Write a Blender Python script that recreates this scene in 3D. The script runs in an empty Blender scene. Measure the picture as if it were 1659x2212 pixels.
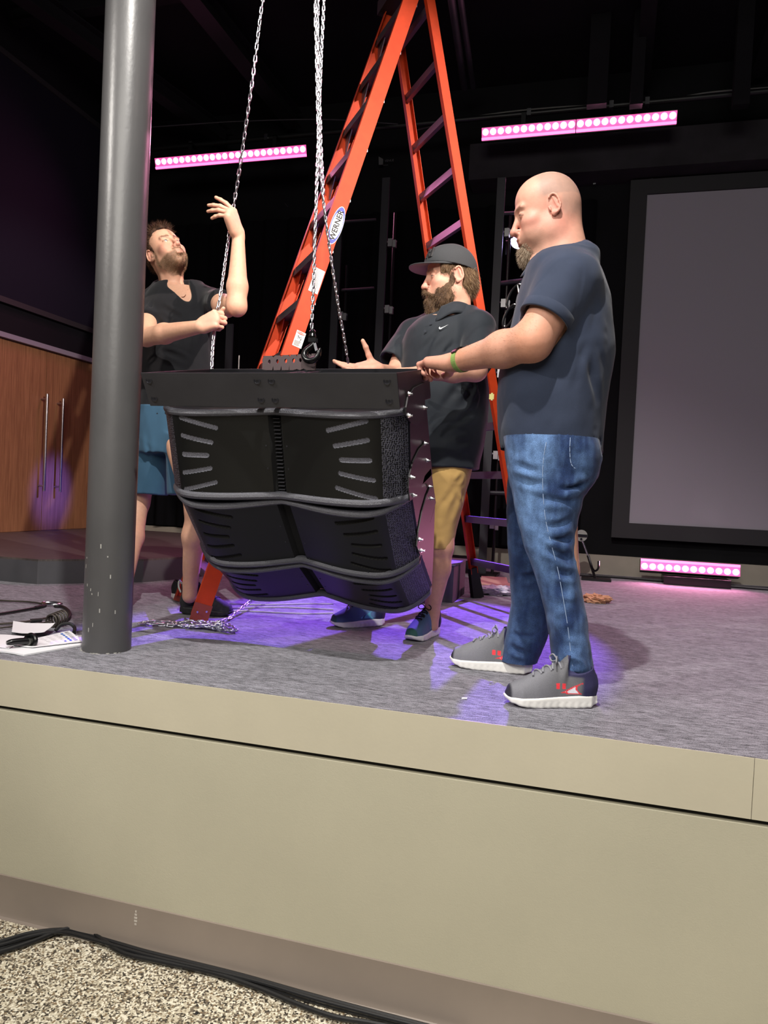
import bpy, bmesh, math, random
import numpy as np
from math import sin, cos, pi, radians, sqrt, atan2
from mathutils import Vector, Matrix
random.seed(7); RNG = np.random.default_rng(7)
SC = bpy.context.scene
COL = SC.collection

# ------------------------------------------------------------------ camera
FPX, CXP, CYP, EYE = 1540.0, 829.5, 1106.0, 0.67      # metres: stage top is z = 0
_y, _p, _r = radians(15.4), radians(1.45), radians(2.7)
_f = np.array([-sin(_y)*cos(_p), cos(_y)*cos(_p), -sin(_p)])
_r0 = np.array([cos(_y), sin(_y), 0]); _u0 = np.cross(_r0, _f)
CR = cos(_r)*_r0 + sin(_r)*_u0; CU = -sin(_r)*_r0 + cos(_r)*_u0
cam = bpy.data.cameras.new('camera'); camo = bpy.data.objects.new('camera', cam); COL.objects.link(camo)
cam.sensor_fit = 'VERTICAL'; cam.sensor_height = 36; cam.lens = FPX/2212*36; cam.clip_start = 0.05
camo.matrix_world = Matrix(((CR[0], CU[0], -_f[0], 0), (CR[1], CU[1], -_f[1], 0), (CR[2], CU[2], -_f[2], EYE), (0, 0, 0, 1)))
SC.camera = camo
SC.view_settings.view_transform = 'Standard'; SC.view_settings.look = 'None'
SC.view_settings.gamma = 1.0; SC.view_settings.use_curve_mapping = False
SC.view_settings.exposure = 0.0
C0 = np.array([0, 0, EYE])
def ray(px, py): return _f + CR*(px-CXP)/FPX - CU*(py-CYP)/FPX
def W(px, py, Y):            # the point seen at a pixel of the photograph, at depth Y in the room
    d = ray(px, py); return C0 + d*(Y/d[1])
def G(px, py, z=0.0):        # ... standing on a level surface
    d = ray(px, py); return C0 + d*((z-EYE)/d[2])

# ------------------------------------------------------------------ world and lights
wd = bpy.data.worlds.new('world'); SC.world = wd; wd.use_nodes = True
wd.node_tree.nodes['Background'].inputs[0].default_value = (0.75, 0.72, 0.8, 1)
wd.node_tree.nodes['Background'].inputs[1].default_value = 0.035
def aim(o, tgt):
    o.rotation_euler = (Vector(tgt)-o.location).to_track_quat('-Z', 'Y').to_euler()
def spot(name, loc, tgt, power, color, size=60, blend=.3, radius=.06):
    l = bpy.data.lights.new(name, 'SPOT'); l.energy = power; l.color = color[:3]
    l.spot_size = radians(size); l.spot_blend = blend; l.shadow_soft_size = radius
    o = bpy.data.objects.new(name, l); COL.objects.link(o); o.location = loc; aim(o, tgt); return o
def area(name, loc, tgt, power, color, sx, sy, spread=180):
    l = bpy.data.lights.new(name, 'AREA'); l.energy = power; l.color = color[:3]
    l.shape = 'RECTANGLE'; l.size = sx; l.size_y = sy; l.spread = radians(spread)
    o = bpy.data.objects.new(name, l); COL.objects.link(o); o.location = loc; aim(o, tgt); return o
spot('key_light', (-0.48, 0.85, 4.1), (-0.80, 2.85, 0.5), 720, (1, .96, .90), 88, .55, .035)
spot('side_fill', (-4.3, -1.1, 3.9), (-0.5, 2.6, 0.6), 560, (1, .95, .88), 38, .5, .05)  # added fill from the left, brightens the front of the array
area('hall_fill', (-0.3, -2.2, 3.4), (-.5, 1.8, -.4), 200, (1, .96, .88), 3, 2)  # added soft fill standing in for the hall's ambient light
spot('purple_spot', (-0.685, 6.08, 2.80), (-0.95, 3.45, 0), 2300, (.26, .11, 1), 34, .25, .02)
spot('door_spot', (-1.9, 5.9, 3.2), (-5.05, 5.92, .53), 2600, (.13, .12, 1), 9.5, 1.0, .05)
spot('wall_light', (2.6, 1.25, 3.9), (-5.0, 5.7, .8), 1500, (1, .84, .76), 30, .5, .04)
spot('stage_wash', (2.6, 3.6, 3.9), (1.7, 4.4, 0), 300, (1, .85, .92), 75, .8, .1)

# ------------------------------------------------------------------ materials
def rgb(h):                   # sRGB hex to linear
    v = [int(h[i:i+2], 16)/255 for i in (0, 2, 4)]
    return tuple((c/12.92 if c <= .04045 else ((c+.055)/1.055)**2.4) for c in v) + (1,)
MATS = {}
def mat(name, color, rough=.6, metal=0., spec=.5, bump=0, bscale=200, bdist=.002, vary=0, vscale=6, stretch=(1, 1, 1),
        attr=False, emit=0, emcol=None, sss=0, coat=0, fine=0, fscale=400, sheen=0):
    m = bpy.data.materials.new(name); m.use_nodes = True; nt = m.node_tree; N = nt.nodes; L = nt.links
    b = N['Principled BSDF']; col = rgb(color) if isinstance(color, str) else tuple(color)
    b.inputs['Base Color'].default_value = col; b.inputs['Roughness'].default_value = rough
    b.inputs['Metallic'].default_value = metal; b.inputs['Specular IOR Level'].default_value = spec
    if sss: b.inputs['Subsurface Weight'].default_value = sss; b.inputs['Subsurface Radius'].default_value = (.012, .005, .003); b.inputs['Subsurface Scale'].default_value = 1
    if coat: b.inputs['Coat Weight'].default_value = coat
    if sheen: b.inputs['Sheen Weight'].default_value = sheen
    tc = N.new('ShaderNodeTexCoord'); mp = N.new('ShaderNodeMapping'); mp.inputs['Scale'].default_value = stretch
    L.new(tc.outputs['Object'], mp.inputs['Vector'])
    src = None
    if attr:
        a = N.new('ShaderNodeVertexColor'); a.layer_name = 'Col'; src = a.outputs['Color']
    def blend(src, scale, amt, det=4):
        n = N.new('ShaderNodeTexNoise'); n.inputs['Scale'].default_value = scale; n.inputs['Detail'].default_value = det
        L.new(mp.outputs['Vector'], n.inputs['Vector'])
        r = N.new('ShaderNodeMapRange'); r.inputs[1].default_value = .3; r.inputs[2].default_value = .7
        r.inputs[3].default_value = 1-amt; r.inputs[4].default_value = 1+amt; L.new(n.outputs['Fac'], r.inputs[0])
        x = N.new('ShaderNodeVectorMath'); x.operation = 'SCALE'
        if src is None: x.inputs[0].default_value = col[:3]
        else: L.new(src, x.inputs[0])
        L.new(r.outputs[0], x.inputs['Scale']); return x.outputs[0]
    if vary: src = blend(src, vscale, vary)
    if fine: src = blend(src, fscale, fine, 1)
    if src is not None: L.new(src, b.inputs['Base Color'])
    if bump:
        n = N.new('ShaderNodeTexNoise'); n.inputs['Scale'].default_value = bscale; n.inputs['Detail'].default_value = 3
        L.new(mp.outputs['Vector'], n.inputs['Vector'])
        bp = N.new('ShaderNodeBump'); bp.inputs['Strength'].default_value = bump; bp.inputs['Distance'].default_value = bdist
        L.new(n.outputs['Fac'], bp.inputs['Height']); L.new(bp.outputs['Normal'], b.inputs['Normal'])
    if emit:
        b.inputs['Emission Strength'].default_value = emit
        b.inputs['Emission Color'].default_value = rgb(emcol or color) if isinstance(emcol or color, str) else emcol
    MATS[name] = m; return m

# ------------------------------------------------------------------ object helpers
def tag(o, label=None, cat=None, group=None, kind=None):
    if label: o['label'] = label
    if cat: o['category'] = cat
    if group: o['group'] = group
    if kind: o['kind'] = kind
    return o
BASE = {}
def thing(name, label, cat, loc=(0, 0, 0), group=None):
    o = bpy.data.objects.new(name, None); COL.objects.link(o); o.location = loc; o.empty_display_size = .1
    BASE[o.name] = np.array(loc, float); return tag(o, label, cat, group)
def base_of(o):
    return BASE.get(o.name, np.zeros(3)) if o is not None else np.zeros(3)
def obj(name, V, F, m, parent=None, smooth=False, col=None, mi=None, origin=None, auto=None):
    """V in room coordinates; the object's origin is its parent's, or `origin`."""
    V = np.asarray(V, float).reshape(-1, 3)
    pb = base_of(parent)
    og = np.asarray(origin, float) if origin is not None else (pb if parent is not None else (V.min(0)+V.max(0))/2*[1, 1, 0] + [0, 0, V[:, 2].min()])
    me = bpy.data.meshes.new(name)
    if isinstance(F, np.ndarray):
        k = F.shape[1]; me.vertices.add(len(V)); me.vertices.foreach_set('co', (V-og).astype('f4').ravel())
        me.loops.add(F.size); me.loops.foreach_set('vertex_index', F.astype('i4').ravel())
        me.polygons.add(len(F)); me.polygons.foreach_set('loop_start', np.arange(0, F.size, k, dtype='i4'))
        me.update(calc_edges=True)
    else:
        me.from_pydata([tuple(v) for v in (V-og)], [], F); me.update()
    for x in (m if isinstance(m, (list, tuple)) else [m]): me.materials.append(MATS[x] if isinstance(x, str) else x)
    if mi is not None: me.polygons.foreach_set('material_index', np.asarray(mi, dtype='i4'))
    if col is not None:
        a = me.color_attributes.new('Col', 'FLOAT_COLOR', 'POINT')
        c = np.ones((len(V), 4), 'f4'); c[:, :3] = col; a.data.foreach_set('color', c.ravel())
    if smooth: me.polygons.foreach_set('use_smooth', np.ones(len(me.polygons), bool))
    if auto and smooth: me.set_sharp_from_angle(angle=radians(auto))
    o = bpy.data.objects.new(name, me); COL.objects.link(o)
    if parent is not None: o.parent = parent
    o.location = og - pb; BASE[o.name] = og
    return o
def clone(o, loc=None, rot=None, parent=None, name=None):
    c = o.copy(); COL.objects.link(c); c.parent = parent if parent is not None else o.parent
    if rot is not None: c.rotation_euler = rot
    if loc is not None: c.location = np.asarray(loc)-base_of(c.parent)
    return c
class MB:                      # collects shapes, links them as ONE mesh
    def __init__(s): s.v = []; s.f = []; s.n = 0
    def add(s, V, F):
        V = np.asarray(V, float); s.v.append(V); s.f += [tuple(int(i)+s.n for i in q) for q in F]; s.n += len(V); return s
    def box(s, lo, hi):
        x0, y0, z0 = lo; x1, y1, z1 = hi
        return s.add([(x0, y0, z0), (x1, y0, z0), (x1, y1, z0), (x0, y1, z0), (x0, y0, z1), (x1, y0, z1), (x1, y1, z1), (x0, y1, z1)],
                     [(3, 2, 1, 0), (4, 5, 6, 7), (0, 1, 5, 4), (1, 2, 6, 5), (2, 3, 7, 6), (3, 0, 4, 7)])
    def prism(s, P, Q, sec, a, b, sec2=None):   # section polygon (in axes a,b) swept from P to Q
        P, Q, a, b = map(lambda t: np.asarray(t, float), (P, Q, a, b)); k = len(sec); sec2 = sec2 or sec
        V = [P+a*u+b*v for u, v in sec]+[Q+a*u+b*v for u, v in sec2]
        F = [tuple(range(k))[::-1], tuple(range(k, 2*k))]+[(i, (i+1) % k, k+(i+1) % k, k+i) for i in range(k)]
        return s.add(V, F)
    def bar(s, P, Q, a, wa, wb):               # rectangular bar, wa along a, wb across
        P, Q, a = map(lambda t: np.asarray(t, float), (P, Q, a)); d = Q-P; d = d/np.linalg.norm(d)
        a = a-d*(a@d); a /= np.linalg.norm(a); b = np.cross(d, a)
        h, g = wa/2, wb/2
        return s.prism(P, Q, [(-h, -g), (h, -g), (h, g), (-h, g)], a, b)
    def tube(s, pts, r, k=10, closed=False, caps=True):
        pts = np.asarray(pts, float); n = len(pts); r = np.full(n, r) if np.isscalar(r) else np.asarray(r, float)
        if closed: T = np.roll(pts, -1, 0)-np.roll(pts, 1, 0)
        else: T = np.gradient(pts, axis=0)
        T /= np.linalg.norm(T, axis=1)[:, None]+1e-12
        a = np.cross(T[0], [0, 0, 1.]);
        if np.linalg.norm(a) < .05: a = np.cross(T[0], [0, 1., 0])
        a /= np.linalg.norm(a); V = []
        for i in range(n):
            a = a-T[i]*(a@T[i]); a /= np.linalg.norm(a); b = np.cross(T[i], a)
            for j in range(k):
                t = 2*pi*j/k; V.append(pts[i]+r[i]*(a*cos(t)+b*sin(t)))
        F = []
        for i in range(n if closed else n-1):
            i2 = (i+1) % n
            for j in range(k): F.append((i*k+j, i*k+(j+1) % k, i2*k+(j+1) % k, i2*k+j))
        if not closed and caps: F += [tuple(range(k))[::-1], tuple(range((n-1)*k, n*k))]
        return s.add(V, F)
    def cyl(s, P, Q, r, k=16, r2=None):
        return s.tube([P, Q], [r, r if r2 is None else r2], k)
    def lathe(s, P, d, prof, k=20):            # profile [(radius, height along d)]
        P = np.asarray(P, float); d = np.asarray(d, float); d = d/np.linalg.norm(d)
        a = np.cross(d, [0, 0, 1.]);
        if np.linalg.norm(a) < .1: a = np.cross(d, [1., 0, 0])
        a /= np.linalg.norm(a); b = np.cross(d, a); V = []
        for r, h in prof:
            for j in range(k): t = 2*pi*j/k; V.append(P+d*h+r*(a*cos(t)+b*sin(t)))
        F = [(i*k+j, i*k+(j+1) % k, (i+1)*k+(j+1) % k, (i+1)*k+j) for i in range(len(prof)-1) for j in range(k)]
        F += [tuple(range(k))[::-1], tuple(range((len(prof)-1)*k, len(prof)*k))]
        return s.add(V, F)
    def build(s, name, m, parent=None, smooth=False, auto=35, **kw):
        return obj(name, np.vstack(s.v), s.f, m, parent, smooth=smooth, auto=auto if smooth else None, **kw)
def spline(P, n):              # Catmull-Rom through points
    P = np.asarray(P, float); Q = np.vstack([2*P[0]-P[1], P, 2*P[-1]-P[-2]]); out = []
    m = len(P)-1
    for t in np.linspace(0, m-1e-6, n):
        i = int(t); u = t-i; a, b, c, d = Q[i:i+4]
        out.append(.5*((2*b)+(-a+c)*u+(2*a-5*b+4*c-d)*u*u+(-a+3*b-3*c+d)*u**3))
    return np.array(out)
def text_mesh(txt, name, m, parent, origin, xdir, ydir, size, depth=.0006, bold=0.):
    cu = bpy.data.curves.new(name, 'FONT'); cu.body = txt; cu.align_x = 'CENTER'; cu.align_y = 'CENTER'; cu.size = size
    cu.extrude = depth; cu.offset = bold; cu.resolution_u = 3
    t = bpy.data.objects.new('tmp', cu); COL.objects.link(t); dg = bpy.context.evaluated_depsgraph_get()
    me = bpy.data.meshes.new_from_object(t.evaluated_get(dg)); bpy.data.objects.remove(t)
    V = np.array([v.co[:] for v in me.vertices]); F = [tuple(p.vertices) for p in me.polygons]; bpy.data.meshes.remove(me)
    x, y = np.asarray(xdir, float), np.asarray(ydir, float); z = np.cross(x, y); o = np.asarray(origin, float)
    return obj(name, o+V[:, :1]*x+V[:, 1:2]*y+V[:, 2:3]*z, F, m, parent)
# ------------------------------------------------------------------ signed-distance modelling for people, clothes and shoes
def unit(v): v = np.asarray(v, float); return v/np.linalg.norm(v)
def vnoise(P, freq, seed=0):
    q = P*np.asarray(freq)+seed*17.31; i = np.floor(q).astype(np.int64); f = (q-i); f = f*f*(3-2*f); out = 0
    def h(a, b, c):
        n = (a*374761393+b*668265263+c*2147483647+seed*974634777) & 0xffffffff
        n = ((n ^ (n >> 13))*1274126177) & 0xffffffff
        return ((n ^ (n >> 16)) & 0xffff)/65535.
    for dx in (0, 1):
        for dy in (0, 1):
            for dz in (0, 1):
                w = (f[:, 0] if dx else 1-f[:, 0])*(f[:, 1] if dy else 1-f[:, 1])*(f[:, 2] if dz else 1-f[:, 2])
                out = out+w*h(i[:, 0]+dx, i[:, 1]+dy, i[:, 2]+dz)
    return out*2-1
def fbm(P, freq, seed=0, o=3):
    s = 0; a = 1.
    for k in range(o): s = s+a*vnoise(P, np.asarray(freq)*2.03**k, seed+k*5); a *= .5
    return s
class Sdf:
    def __init__(s): s.ops = []
    def op(s, fn, lo, hi, k=.01, mode='u'): s.ops.append((fn, np.asarray(lo, float), np.asarray(hi, float), k, mode)); return s
    def cone(s, a, b, ra, rb=None, k=.012, mode='u', flat=None, q=1., cut=False):
        a = np.asarray(a, float); b = np.asarray(b, float); rb = ra if rb is None else rb
        v = b-a; L2 = max(v@v, 1e-12); R = max(ra, rb); n = unit(flat) if flat is not None else None
        def fn(X, Y, Z):
            px, py, pz = X-a[0], Y-a[1], Z-a[2]
            tr = (px*v[0]+py*v[1]+pz*v[2])/L2; t = np.clip(tr, 0, 1)
            ex, ey, ez = px-t*v[0], py-t*v[1], pz-t*v[2]; d2 = ex*ex+ey*ey+ez*ez
            if n is not None: c = ex*n[0]+ey*n[1]+ez*n[2]; d2 = d2+c*c*(1/q**2-1)
            d = np.sqrt(d2)-(ra+(rb-ra)*t)
            if n is not None: d = d*(1+q)/2
            if cut: d = np.maximum(d, (tr-1)*sqrt(L2))
            return d
        return s.op(fn, np.minimum(a, b)-R, np.maximum(a, b)+R, k, mode)
    def chain(s, pts, rs, **kw):
        for i in range(len(pts)-1): s.cone(pts[i], pts[i+1], rs[i], rs[i+1], **kw)
        return s
    def ell(s, c, r, M=None, k=.012, mode='u'):
        c = np.asarray(c, float); r = np.asarray(r, float); M = np.eye(3) if M is None else M; B = np.abs(M)@r
        def fn(X, Y, Z):
            px, py, pz = X-c[0], Y-c[1], Z-c[2]; q = 0; g = 0
            for i in range(3):
                u = px*M[0, i]+py*M[1, i]+pz*M[2, i]; q = q+(u/r[i])**2; g = g+(u/r[i]**2)**2
            q = np.sqrt(q); return q*(q-1)/np.sqrt(g+1e-9)
        return s.op(fn, c-B, c+B, k, mode)
    def loft(s, rows, k=.02, mode='u', yaw=0., p=2.2, ends=True):
        """rows: (z, cx, cy, ru, rv) ascending or descending z; ru along the yaw axis"""
        R = np.array(sorted(rows)); zs = R[:, 0]; t = np.linspace(zs[0], zs[-1], 60)
        D = [np.interp(t, zs, R[:, i]) for i in range(1, 5)]
        ker = np.array([1, 2, 3, 2, 1])/9.
        D = [np.convolve(np.pad(d, 2, mode='edge'), ker, 'valid') for d in D]
        c, sn = cos(yaw), sin(yaw); m = max(R[:, 3].max(), R[:, 4].max())
        def fn(X, Y, Z):
            z = Z; cx, cy, ru, rv = [np.interp(z, t, d) for d in D]
            px, py = X-cx, Y-cy; u = np.abs(px*c+py*sn); v = np.abs(py*c-px*sn)
            qq = ((u/ru)**p+(v/rv)**p)**(1/p); d = (qq-1)*np.minimum(ru, rv)
            if ends: d = np.maximum(d, np.maximum(zs[0]-z, z-zs[-1]))
            return d
        lo = [R[:, 1].min()-m, R[:, 2].min()-m, zs[0]]; hi = [R[:, 1].max()+m, R[:, 2].max()+m, zs[-1]]
        return s.op(fn, lo, hi, k, mode)
    def half(s, pt, n, lo, hi, k=.004):        # removes what lies on the side n of the plane through pt
        pt = np.asarray(pt, float); n = unit(n)
        return s.op(lambda X, Y, Z: -((X-pt[0])*n[0]+(Y-pt[1])*n[1]+(Z-pt[2])*n[2]), lo, hi, k, 's')
    def mesh(s, lo, hi, h, disp=None, band=.03, smooth=1, fine=()):
        """fine: boxes (lo, hi, step) where the sampling is denser"""
        lo = np.asarray(lo, float); hi = np.asarray(hi, float); ax = []
        for i in range(3):
            x = lo[i]; a = [x]
            while x < hi[i]:
                st = h
                for b in fine:
                    g = max(b[0][i]-x, x-b[1][i], 0); st = min(st, b[2]+g*.12)
                x += st; a.append(x)
            ax.append(np.array(a))
        n = np.array([len(a) for a in ax]); V = np.full(n, .2, 'f4')
        for fn, l, u, k, mode in s.ops:
            pad = (k+3*h) if mode == 'u' else k
            i0 = np.array([max(np.searchsorted(ax[i], l[i]-pad)-1, 0) for i in range(3)]); i1 = np.array([min(np.searchsorted(ax[i], u[i]+pad)+1, n[i]) for i in range(3)])
            if np.any(i1 <= i0): continue
            sl = tuple(slice(i0[i], i1[i]) for i in range(3))
            d = fn(ax[0][sl[0]].astype('f4')[:, None, None], ax[1][sl[1]].astype('f4')[None, :, None], ax[2][sl[2]].astype('f4')[None, None, :])
            A = V[sl]
            if mode == 'u': e = np.maximum(k-np.abs(A-d), 0)/k; V[sl] = np.minimum(A, d)-e*e*k/4
            else: e = np.maximum(k-np.abs(A+d), 0)/k; V[sl] = np.maximum(A, -d)+e*e*k/4
        if disp is not None:
            idx = np.nonzero(np.abs(V) < band)
            if len(idx[0]):
                P = np.stack([ax[i][idx[i]] for i in range(3)], 1); V[idx] += disp(P)
        return nets(V, ax, smooth)
def nets(V, ax, smooth=1):
    S = V < 0; n = np.array(V.shape)
    a = S[:-1, :-1, :-1]; allc = a.copy(); anyc = a.copy()
    for dx in (0, 1):
        for dy in (0, 1):
            for dz in (0, 1):
                c = S[dx:n[0]-1+dx, dy:n[1]-1+dy, dz:n[2]-1+dz]; allc &= c; anyc |= c
    act = np.nonzero(anyc & ~allc); N = len(act[0])
    if N == 0: return np.zeros((0, 3)), np.zeros((0, 4), int)
    idx = np.full(n-1, -1, 'i4'); idx[act] = np.arange(N)
    P = np.zeros((N, 3)); cnt = np.zeros(N); B = np.stack(act, 1)
    co = [(x, y, z) for x in (0, 1) for y in (0, 1) for z in (0, 1)]
    for i in range(8):
        for j in range(i+1, 8):
            A, C = np.array(co[i]), np.array(co[j])
            if abs(A-C).sum() != 1: continue
            va = V[tuple((B+A).T)]; vc = V[tuple((B+C).T)]; m = (va < 0) != (vc < 0)
            t = va[m]/(va[m]-vc[m]); P[m] += A+(C-A)*t[:, None]; cnt[m] += 1
    P = P/cnt[:, None]+B
    F = []
    for axn in range(3):
        s0 = [slice(None)]*3; s1 = [slice(None)]*3; s0[axn] = slice(0, -1); s1[axn] = slice(1, None)
        b, c = [(1, 2), (2, 0), (0, 1)][axn]
        E = S[tuple(s0)] != S[tuple(s1)]; e = np.stack(np.nonzero(E), 1)
        e = e[(e[:, b] > 0) & (e[:, c] > 0) & (e[:, b] < n[b]-1) & (e[:, c] < n[c]-1)]
        ib = np.zeros(3, int); ib[b] = 1; ic = np.zeros(3, int); ic[c] = 1
        q = np.stack([idx[tuple((e-o).T)] for o in (ib+ic, ic, 0*ib, ib)], 1)
        ins = S[tuple(e.T)]; q[~ins] = q[~ins][:, ::-1]; F.append(q)
    F = np.vstack(F); P = np.stack([np.interp(P[:, i], np.arange(len(ax[i])), ax[i]) for i in range(3)], 1)
    for _ in range(smooth): P = relax(P, F, .5)
    return P, F
def relax(P, F, w):
    S = np.zeros_like(P); c = np.zeros(len(P))
    for i in range(F.shape[1]):
        a, b = F[:, i], F[:, (i+1) % F.shape[1]]
        for k in range(3):
            S[:, k] += np.bincount(a, P[b, k], len(P))+np.bincount(b, P[a, k], len(P))
        c += np.bincount(a, minlength=len(P))+np.bincount(b, minlength=len(P))
    return P*(1-w)+w*S/np.maximum(c, 1)[:, None]
def vnormals(P, F):
    n = np.cross(P[F[:, 2]]-P[F[:, 0]], P[F[:, 3]]-P[F[:, 1]]); R = np.zeros_like(P)
    for i in range(4):
        for k in range(3): R[:, k] += np.bincount(F[:, i], n[:, k], len(P))
    return R/(np.linalg.norm(R, axis=1)[:, None]+1e-12)
def joinm(L):
    V = []; F = []; n = 0
    for v, f in L: V.append(v); F.append(f+n); n += len(v)
    return np.vstack(V), np.vstack(F)
def hairs(name, P, Nn, m, parent, length, dirfn, width=.0007, colfn=None, curl=.3, seed=1, bend=.5):
    """short tapered strands standing on a surface: two quads each"""
    r = np.random.default_rng(seed); n = len(P); L = length*(r.uniform(.6, 1.25, n))[:, None] if np.isscalar(length) else length[:, None]*r.uniform(.7, 1.2, (n, 1))
    d = dirfn(P, Nn)+r.normal(0, curl, (n, 3)); d /= np.linalg.norm(d, axis=1)[:, None]
    d2 = d*(1-bend)+bend*(dirfn(P, Nn)+r.normal(0, curl*1.4, (n, 3))); d2[:, 2] -= .25*bend; d2 /= np.linalg.norm(d2, axis=1)[:, None]
    s = np.cross(d, r.normal(0, 1, (n, 3))); s /= np.linalg.norm(s, axis=1)[:, None]; s *= width
    A = P-Nn*.001; B = A+d*L*.5; C = B+d2*L*.5
    V = np.stack([A-s, A+s, B+s*.8, B-s*.8, C], 1).reshape(-1, 3); b = np.arange(n)*5
    F = np.vstack([np.stack([b, b+1, b+2, b+3], 1), np.stack([b+3, b+2, b+4, b+4], 1)])
    F = [tuple(q) if q[2] != q[3] else tuple(q[:3]) for q in F.tolist()]
    col = None
    if colfn is not None: col = np.repeat(colfn(P, r), 5, axis=0)
    o = obj(name, V, F, m, parent, col=col); o['kind'] = 'stuff'; return o
def frame(f, up=(0, 0, 1)):
    f = unit(f); l = unit(np.cross(up, f)); u = np.cross(f, l); return np.stack([f, l, u], 1)
class Head:
    """local axes: x forward, y left, z up; origin at eye level between the ears"""
    def __init__(s, o, f, up, sc=(1, 1, 1)):
        s.o = np.asarray(o, float); s.M = frame(f, up); s.sc = np.array(sc, float)
    def w(s, p): return s.o+s.M@(np.asarray(p, float)*s.sc)
    def loc(s, P): return ((P-s.o)@s.M)/s.sc
    def ell(s, S, c, r, k=.012, mode='u', rot=None):
        M = s.M if rot is None else s.M@rot; S.ell(s.w(c), np.array(r)*s.sc, M, k, mode)
    def cone(s, S, a, b, ra, rb=None, **kw):
        if kw.get('flat') is not None: kw['flat'] = s.M@np.array(kw['flat'], float)
        S.cone(s.w(a), s.w(b), ra*s.sc.mean(), (ra if rb is None else rb)*s.sc.mean(), **kw)
    def build(s, S, lids=.5, jaw=1., brow=1., nose=1., fat=0.):
        E, C = s.ell, s.cone
        E(S, (-.012, 0, .034), (.098, .077, .088), .02); E(S, (.032, 0, .04), (.060, .066, .062), .03)
        E(S, (-.045, 0, .0), (.062, .066, .07), .03)
        E(S, (.028, 0, -.03), (.064, .060+fat, .078), .03)
        E(S, (.030, 0, -.078), (.060, .052*jaw+fat, .042), .03)
        for y in (-1, 1):
            E(S, (.0, y*.048*jaw, -.062), (.034, .022+fat, .036), .03)
            E(S, (.060, y*.044, -.030), (.026, .022+fat, .020), .025)
            E(S, (.058, y*.034, -.062), (.028, .020+fat, .028), .025)
            C(S, (.091, y*.010, .019), (.082, y*.046, .020), .0085*brow, .006, k=.016)
        E(S, (.072, 0, -.108), (.024, .026, .017), .022)
        for y in (-1, 1): E(S, (.105, y*.031, .001), (.021, .0185, .0125), .014, 's')
        C(S, (.093, 0, .006), (.113, 0, -.034), .0075*nose, .0095*nose, k=.012)
        E(S, (.114, 0, -.040), (.0125*nose, .0125*nose, .011), .008)
        for y in (-1, 1):
            E(S, (.102, y*.0125, -.043), (.012, .0085*nose, .0085), .006)
            E(S, (.108, y*.0075, -.0525), (.006, .0042, .005), .003, 's')
            C(S, (.100, y*.019, -.045), (.086, y*.029, -.070), .003, .003, k=.006, mode='s')   # fold beside the mouth
        E(S, (.082, 0, -.070), (.024, .030, .026), .02)
        C(S, (.101, -.016, -.0665), (.101, .016, -.0665), .0052, k=.006); C(S, (.104, 0, -.0655), (.104, .001, -.0655), .0055, k=.006)
        C(S, (.098, -.013, -.0785), (.098, .013, -.0785), .0065, k=.007)
        C(S, (.110, -.001, -.0722), (.110, .001, -.0722), .0022, k=.004, mode='s')
        C(S, (.107, -.014, -.0725), (.107, .014, -.0725), .0018, k=.004, mode='s')
        E(S, (.098, 0, -.091), (.010, .018, .006), .010, 's')
        # eyes: lids round an eyeball, then the slit
        s.eyes = []
        for y in (-1, 1):
            c = np.array([.0795, y*.031, .000]); s.eyes.append(c)
            E(S, c, (.0142, .0150, .0132), .004)
            E(S, c+[.012, 0, .0005-lids*.002], (.010, .0118, .0008+.0056*(1-lids)), .0025, 's')
            C(S, c+[.006, -y*.002, .0135], c+[-.001, y*.012, .010], .0022, k=.006)
        # ears
        for y in (-1, 1):
            rt = np.array(Matrix.Rotation(y*radians(-22), 3, 'Z'))
            E(S, (-.012, y*.078, -.006), (.017, .0050, .029), .006, rot=rt)
            c = np.array([-.014, y*.080, -.004]); pts = []
            for t in np.linspace(-2.0, 2.35, 13):
                pts.append(c+[-.0175*cos(t)+(.002 if t > 0 else 0), y*(.0045+.005*cos(t)*.8), .030*sin(t) if t > 0 else .027*sin(t)])
            for i in range(12): C(S, pts[i], pts[i+1], .0036, .0036, k=.003)
            E(S, (-.008, y*.083, -.031), (.0085, .0045, .009), .005)
            E(S, (-.007, y*.087, -.008), (.0085, .006, .013), .004, 's')
            C(S, (-.012, y*.0835, .016), (-.022, y*.0850, -.014), .0028, k=.004)
            C(S, (.003, y*.079, -.010), (.001, y*.081, -.020), .0035, k=.004)
    def lash(s, q, lids):
        x, y, z = q.T; t = np.clip((np.abs(y)-.017)/.028, 0, 1); zl = .0005-lids*.002+.0045*(1-lids)-.004*(t-.5)**2*4
        return np.exp(-((z-zl)/.0017)**2)*(x > .074)*(np.abs(y) > .017)*(np.abs(y) < .047)
    def eyeballs(s, parent, gaze):
        for c in s.eyes:
            P = s.w(c); g = unit(gaze); M = frame(g); V = []; F = []; nu, nv = 20, 12; r = .0122*s.sc.mean(); mi = []
            for i in range(nv+1):
                th = pi*i/nv
                for j in range(nu): a = 2*pi*j/nu; V.append(P+M@(r*np.array([cos(th), sin(th)*cos(a), sin(th)*sin(a)])))
            for i in range(nv):
                for j in range(nu):
                    F.append((i*nu+j, i*nu+(j+1) % nu, (i+1)*nu+(j+1) % nu, (i+1)*nu+j)); mi.append(2 if i < 1 else (1 if i < 2 else 0))
            obj('eyeball', V, F, ['eye_white', 'eye_iris', 'eye_pupil'], parent, smooth=True, mi=mi)
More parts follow.
